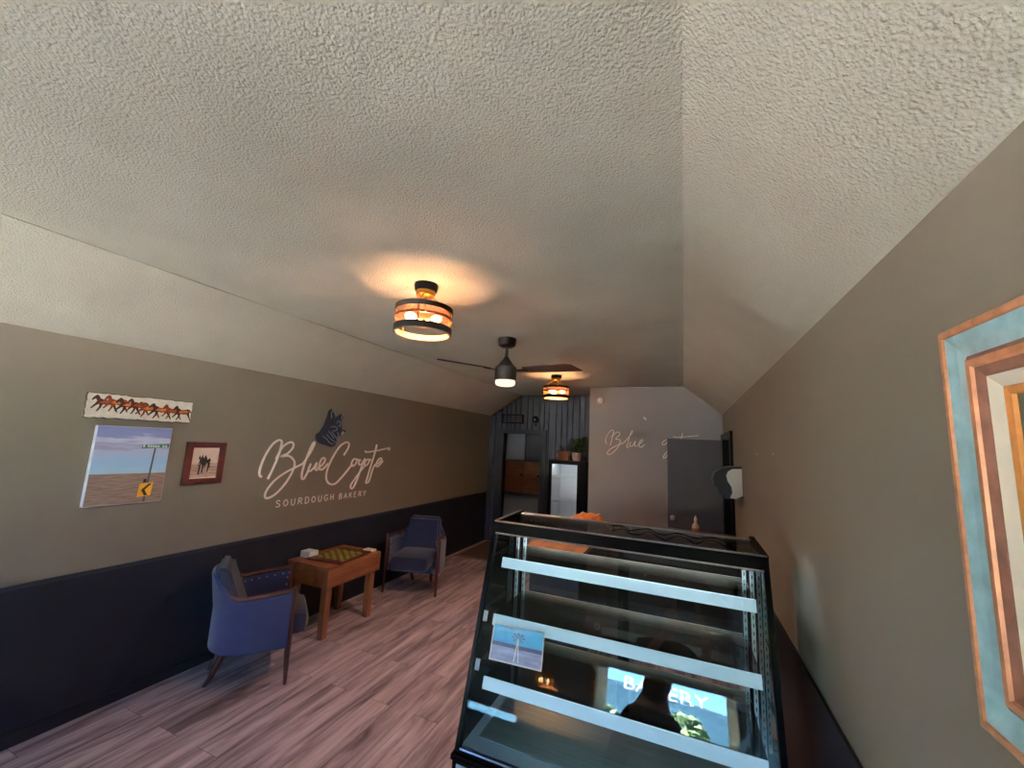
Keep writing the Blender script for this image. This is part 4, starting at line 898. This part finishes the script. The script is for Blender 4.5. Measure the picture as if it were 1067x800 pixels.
for z_ in (.90, .705): box(b, (CX0+.024, fy(z_, -.003), z_-.02), (CX0+.046, fy(z_, -.0005), z_+.02)) if False else hexa(b, [(CX0+.024,fy(z_-.022,-.002),z_-.022),(CX0+.046,fy(z_-.022,-.002),z_-.022),(CX0+.046,fy(z_-.022),z_-.022),(CX0+.024,fy(z_-.022),z_-.022),(CX0+.024,fy(z_+.022,-.002),z_+.022),(CX0+.046,fy(z_+.022,-.002),z_+.022),(CX0+.046,fy(z_+.022),z_+.022),(CX0+.024,fy(z_+.022),z_+.022)])
K_('glass_stickers', b, mat('grey_sticker', srgb(170, 178, 186), .5))
# thin cable lying on the case top
b = BM(); pts = [(-.36,2.36,CZ+.002)]
for k in range(14): pts.append((-.36+.045*k, 2.31+.06*math.sin(k*1.9)+random.uniform(-.02,.02), CZ+.003+(.006 if k%3==0 else 0)))
tube(b, catmull(pts, 4), .0035, 5); o = origin_to(obj('loose_cable', b, M['black']), (-.1,2.3,CZ)); tag(o, 'thin black cable lying in loops on top of the display case', 'cable')

# ================================================================== WORK COUNTER behind the case
ct2 = thing('work_counter', (-.4, 4.5, 0), 'black work counter behind the display case against the right wall', 'counter')
b = BM(); box(b, (-.72,4.25,.0), (XR-.02,4.8,.9)); obj('counter_body', b, M['blackm'], ct2)
b = BM(); box(b, (-.74,4.22,.9), (XR-.014,4.83,.945), .004); obj('worktop', b, mat('black_laminate', srgb(36, 34, 36), .35), ct2)
wt = thing('wood_counter', (-1.0, 4.1, 0), 'orange oak topped counter running back behind the display case', 'counter')
b = BM(); box(b, (-1.22,3.42,0), (-.8,4.78,.86)); obj('counter_body', b, M['trimnavy'], wt)
b = BM(); box(b, (-1.26,3.38,.86), (-.76,4.82,.905), .006); obj('worktop', b, M['orangewood'], wt)
br = thing('bread_board', (-.93, 4.42, .905), 'wooden board carrying the golden loaf behind the display case', 'board')
b = BM(); box(b, (-1.21,4.28,.905), (-.80,4.62,.94), .006); obj('board', b, M['orangewood'], br)
lf = thing('bread_loaf', (-.93, 4.44, .94), 'golden brown crusty loaf on a wooden board behind the case', 'bread')
b = BM(); q = bmesh.ops.create_uvsphere(b, u_segments=28, v_segments=16, radius=1.)
for v in q['verts']:
    z = v.co.z; v.co = Vector((-.94+v.co.x*.19*(1-.1*v.co.y), 4.44+v.co.y*.12, .941+max(0, z*.09+.03)*(1+.05*math.sin(v.co.x*5))))
obj('crust', b, mat('bread_crust', srgb(190, 104, 48), .65, var=.35, scale=18., bump=.004, bscale=30.), lf, True)
b = BM()
for k in range(3): tube(b, [(-1.03+k*.085,4.38,1.045),(-1.01+k*.085,4.44,1.06),(-.98+k*.085,4.5,1.045)], [.004,.011,.004], 6)
obj('scoring', b, mat('pale_crumb', srgb(226, 180, 128), .8), lf, True)
bo = thing('small_bottle', (.095, 4.5, .945), 'small pale bottle standing on the black counter before the charcoal door', 'bottle')
b = BM(); lathe(b, [(0,0),(.03,0),(.033,.01),(.033,.09),(.028,.11),(.014,.125),(.0125,.15),(0,.15)], (.095,4.5,.945), 20); obj('bottle_body', b, mat('pale_bottle', srgb(205, 180, 150), .35), bo, True)
b = BM(); lathe(b, [(0,.15),(.014,.15),(.014,.175),(.006,.178),(.005,.195),(0,.195)], (.095,4.5,.945), 16); obj('bottle_cap', b, M['white'], bo, True)
b = BM(); lathe(b, [(.0335,.025),(.0345,.025),(.0345,.08),(.0335,.08)], (.095,4.5,.945), 20); obj('bottle_label', b, mat('brown_label', srgb(150, 96, 66), .6), bo, True)

# ================================================================== PENDANT that only shows mirrored in the glass
gp = thing('brass_globe_lamp', (-1.42, -1.15, 0), 'brass globe floor lamp by the shop window, mirrored in the case glass', 'lamp')
b = BM(); lathe(b, [(0,0),(.14,0),(.14,.02),(.03,.035),(0,.035)], (-1.42,-1.15,0), 28); obj('base', b, M['brass'], gp, True)
b = BM(); cyl(b, (-1.42,-1.15,.03), (-1.42,-1.15,.96), .011, n=10); obj('pole', b, M['brass'], gp, True)
b = BM()
for k in range(9):
    a = PI*k/9; pts = [(-1.42+.1*math.sin(t)*math.cos(a), -1.15+.1*math.sin(t)*math.sin(a), 1.045-.08*math.cos(t)) for t in [2*PI*i/24 for i in range(25)]]
    tube(b, pts, .006, 5)
obj('globe_cage', b, M['brass'], gp, True)
for dx in (-.04, .04):
    b = BM(); ball(b, (-1.42+dx,-1.15,1.035), .022, 1, 1, 1.3); obj('bulb', b, M['bulb'], gp, True)

# ================================================================== PERSON taking the photograph (seen mirrored in the case)
def skinned(name, verts, edges, m, parent, root=0, sub=2):
    me = bpy.data.meshes.new(name); me.from_pydata([v[0] for v in verts], edges, [])
    o = bpy.data.objects.new(name, me); COL.objects.link(o); me.materials.append(m)
    md = o.modifiers.new('skin', 'SKIN'); md.use_smooth_shade = True
    lay = me.skin_vertices[0].data
    for i, v in enumerate(verts): lay[i].radius = (v[1], v[2] if len(v) > 2 else v[1]); lay[i].use_root = (i == root)
    s = o.modifiers.new('sub', 'SUBSURF'); s.levels = sub; s.render_levels = sub
    dg = bpy.context.evaluated_depsgraph_get(); dg.update()
    me2 = bpy.data.meshes.new_from_object(o.evaluated_get(dg)); bpy.data.objects.remove(o)
    me2.name = name; me2.materials.clear()
    b = BM(); b.from_mesh(me2); bpy.data.meshes.remove(me2)
    return obj(name, b, m, parent, True)
PX, PY = -.27, -.42
ps = thing('person', (PX, PY, 0), 'person in black shirt and black trousers holding up a phone, mirrored in the case', 'person')
def P(x, y, z): return (PX+x, PY+y, z)
# body: skin-coloured continuous figure, clothes over it
V = [(P(-.01,0,1.0),.12,.095),(P(.01,0,1.08),.125,.095),(P(.05,.0,1.25),.14,.1),(P(.09,.01,1.40),.12,.09),(P(.12,.03,1.49),.055),(P(.14,.06,1.58),.05),
     (P(-.17,.0,.87),.08),(P(-.30,.06,.50),.058),(P(-.36,-.02,.09),.04),(P(-.36,.10,.035),.035),
     (P(.13,.0,.87),.08),(P(.16,.05,.50),.058),(P(.14,-.03,.09),.04),(P(.14,.1,.035),.035),
     (P(-.10,.0,1.43),.06),(P(-.16,.03,1.22),.045),(P(.10,.28,1.50),.036),(P(.17,.36,1.66),.027),
     (P(.28,.0,1.43),.06),(P(.42,.03,1.22),.045),(P(.42,.24,1.5),.036),(P(.36,.36,1.66),.027)]
E_ = [(0,1),(1,2),(2,3),(3,4),(4,5),(0,6),(6,7),(7,8),(8,9),(0,10),(10,11),(11,12),(12,13),(3,14),(14,15),(15,16),(16,17),(3,18),(18,19),(19,20),(20,21)]
body = skinned('body', V, E_, M['skin'], ps)
# head
b = BM(); hc = Vector(P(.145,.09,1.66)); q = bmesh.ops.create_uvsphere(b, u_segments=24, v_segments=18, radius=1.)
for v in q['verts']:
    c = v.co.copy(); s = .078 - (.018*max(0, -c.z) if c.y > -.2 else 0)
    v.co = hc + Vector((c.x*s*.95, c.y*.098, c.z*.118))
    if c.z < -.3: v.co.x = hc.x + (v.co.x-hc.x)*(1-.25*(-c.z-.3))
tube(b, [hc+Vector((0,.09,.02)), hc+Vector((0,.118,-.02)), hc+Vector((0,.10,-.03))], [.008,.014,.01], 8)
for s in (-1, 1): ball(b, hc+Vector((s*.076,-.005,-.01)), .026, .35, .7, 1.1)
tube(b, [hc+Vector((-.024,.088,-.062)), hc+Vector((0,.094,-.060)), hc+Vector((.024,.088,-.062))], [.004,.008,.004], 6)
obj('head', b, M['skin'], ps, True)
b = BM()
for s in (-1, 1): ball(b, hc+Vector((s*.03,.083,.012)), .012, 1, .6, .8)
obj('eyes', b, M['white'], ps, True)
b = BM(); q = bmesh.ops.create_uvsphere(b, u_segments=20, v_segments=14, radius=1.)
for v in q['verts']:
    c = v.co.copy(); v.co = hc + Vector((c.x*.084, c.y*.102-.014, max(c.z, -.35-.5*max(0,-c.y) if c.y < .3 else .35)*.122+.012))
obj('hair', b, M['hair'], ps, True)
# clothes
sv = [(P(0,0,.985),.165,.125),(P(.01,0,1.08),.145,.115),(P(.05,0,1.25),.165,.12),(P(.09,.01,1.41),.14,.105),(P(.115,.03,1.475),.075,.07),(P(-.105,.0,1.42),.082),(P(-.155,.03,1.26),.068),(P(.285,.0,1.42),.082),(P(.405,.03,1.26),.068)]
skinned('shirt', sv, [(0,1),(1,2),(2,3),(3,4),(3,5),(5,6),(3,7),(7,8)], M['person'], ps)
tv = [(P(-.01,0,1.0),.14,.11),(P(-.17,0,.87),.1),(P(-.30,.06,.50),.08),(P(-.34,-.0,.16),.066),(P(.13,0,.87),.1),(P(.16,.05,.50),.08),(P(.14,-.01,.16),.066)]
skinned('trousers', tv, [(0,1),(1,2),(2,3),(0,4),(4,5),(5,6)], mat('black_twill', srgb(28, 28, 32), .9, var=.2), ps)
for sx in (-.36, .14):
    b = BM(); q = bmesh.ops.create_uvsphere(b, u_segments=16, v_segments=10, radius=1.)
    for v in q['verts']: c = v.co.copy(); v.co = Vector(P(sx+c.x*.05, .05+c.y*.145, max(.0, .045+c.z*(.045+.03*max(0,-c.y)))))
    obj('shoe', b, mat('grey_shoe', srgb(120, 122, 128), .7), ps, True)
# hands closing on the phone's edges: palm, four fingers and a thumb each
for sx in (-1, 1):
    wx, wy, wz = (.17,.36,1.66) if sx < 0 else (.36,.36,1.66)
    hx = wx
    hv = [(P(wx,wy,wz-.005),.022),(P(wx+sx*.0,wy+.01,wz+.045),.03,.016)]; he = [(0,1)]
    for k in range(4):
        zz = wz+.03+.019*k; i = len(hv)
        hv += [(P(wx-sx*.004,wy+.022,zz+.005),.0095),(P(wx-sx*.006,wy+.045,zz+.006),.0085),(P(wx-sx*.028,wy+.05,zz+.006),.0075)]
        he += [(1,i),(i,i+1),(i+1,i+2)]
    i = len(hv); hv += [(P(wx-sx*.014,wy-.005,wz+.03),.011),(P(wx-sx*.035,wy+.006,wz+.05),.009)]; he += [(0,i),(i,i+1)]
    skinned('hand', hv, he, M['skin'], ps, 0, 1)
b = BM(); box(b, (PX+.19,PY+.378,1.685), (PX+.34,PY+.386,1.76), .003); o = origin_to(obj('mobile_phone', b, M['black']), (PX+.265,PY+.382,1.72)); tag(o, 'black mobile phone held sideways in the hands of the person', 'phone')

# ================================================================== LIGHT
w = bpy.data.worlds.new('World'); SC.world = w; w.use_nodes = True; nt = w.node_tree
bg = nt.nodes['Background']; sk = nd(nt, 'ShaderNodeTexSky'); sk.sky_type = 'NISHITA'; sk.sun_disc = False
sk.sun_elevation = math.radians(50); sk.sun_rotation = math.radians(20)
mx = nd(nt, 'ShaderNodeMix'); mx.data_type = 'RGBA'; mx.blend_type = 'MULTIPLY'; mx.inputs['Factor'].default_value = 1.; mx.inputs['B'].default_value = (.50, .84, 1.15, 1)
sk.dust_density = .4
nt.links.new(sk.outputs[0], mx.inputs['A']); nt.links.new(mx.outputs['Result'], bg.inputs['Color']); bg.inputs['Strength'].default_value = .62
sun = bpy.data.lights.new('sun', 'SUN'); sun.energy = 210.; sun.angle = .01; sun.color = (.92, .98, 1.)
so = bpy.data.objects.new('sun', sun); COL.objects.link(so); so.rotation_euler = Vector((.62, .25, -.74)).to_track_quat('-Z', 'Y').to_euler()
def portal(loc, rot, sx, sy):
    l = bpy.data.lights.new('window_portal', 'AREA'); l.shape = 'RECTANGLE'; l.size = sx; l.size_y = sy; l.cycles.is_portal = True
    o = bpy.data.objects.new('window_portal', l); COL.objects.link(o); o.location = loc; o.rotation_euler = rot
portal(((WX0+WX1)/2, YF-.13, 1.18), (PI/2, 0, 0), 1.38, .44)
portal(((GD[0]+GD[1])/2, YF-.13, 1.15), (PI/2, 0, 0), .42, 1.75)
portal((XL-.13, (WL[0]+WL[1])/2, (WL[2]+WL[3])/2), (0, -PI/2, 0), WL[3]-WL[2], WL[1]-WL[0])

portal((XR+.13, (WR[0]+WR[1])/2, (WR[2]+WR[3])/2), (0, PI/2, 0), WR[3]-WR[2], WR[1]-WR[0])
# ================================================================== CAMERA
cam = bpy.data.cameras.new('camera'); co = bpy.data.objects.new('camera', cam); COL.objects.link(co)
f = 420.21; yaw, pit, rol = .4058, .1474, .0486
fw_ = Vector((-math.sin(yaw)*math.cos(pit), math.cos(yaw)*math.cos(pit), math.sin(pit))); r0 = Vector((math.cos(yaw), math.sin(yaw), 0)); u0 = r0.cross(fw_)
r1 = r0*math.cos(rol)+u0*math.sin(rol); u1 = -r0*math.sin(rol)+u0*math.cos(rol)
mw = Matrix((r1, u1, -fw_)).transposed().to_4x4(); mw.translation = (0, 0, 1.75); co.matrix_world = mw
cam.sensor_width = 36; cam.sensor_fit = 'HORIZONTAL'; cam.lens = f/1067*36; cam.clip_start = .02
SC.camera = co
SC.cycles.use_denoising = True
SC.cycles.max_bounces = 10; SC.cycles.diffuse_bounces = 5; SC.cycles.glossy_bounces = 5; SC.cycles.transparent_max_bounces = 24
SC.cycles.sample_clamp_indirect = 6.
SC.view_settings.view_transform = 'Standard'; SC.view_settings.look = 'None'; SC.view_settings.gamma = 1; SC.view_settings.use_curve_mapping = False
SC.view_settings.exposure = 2.82
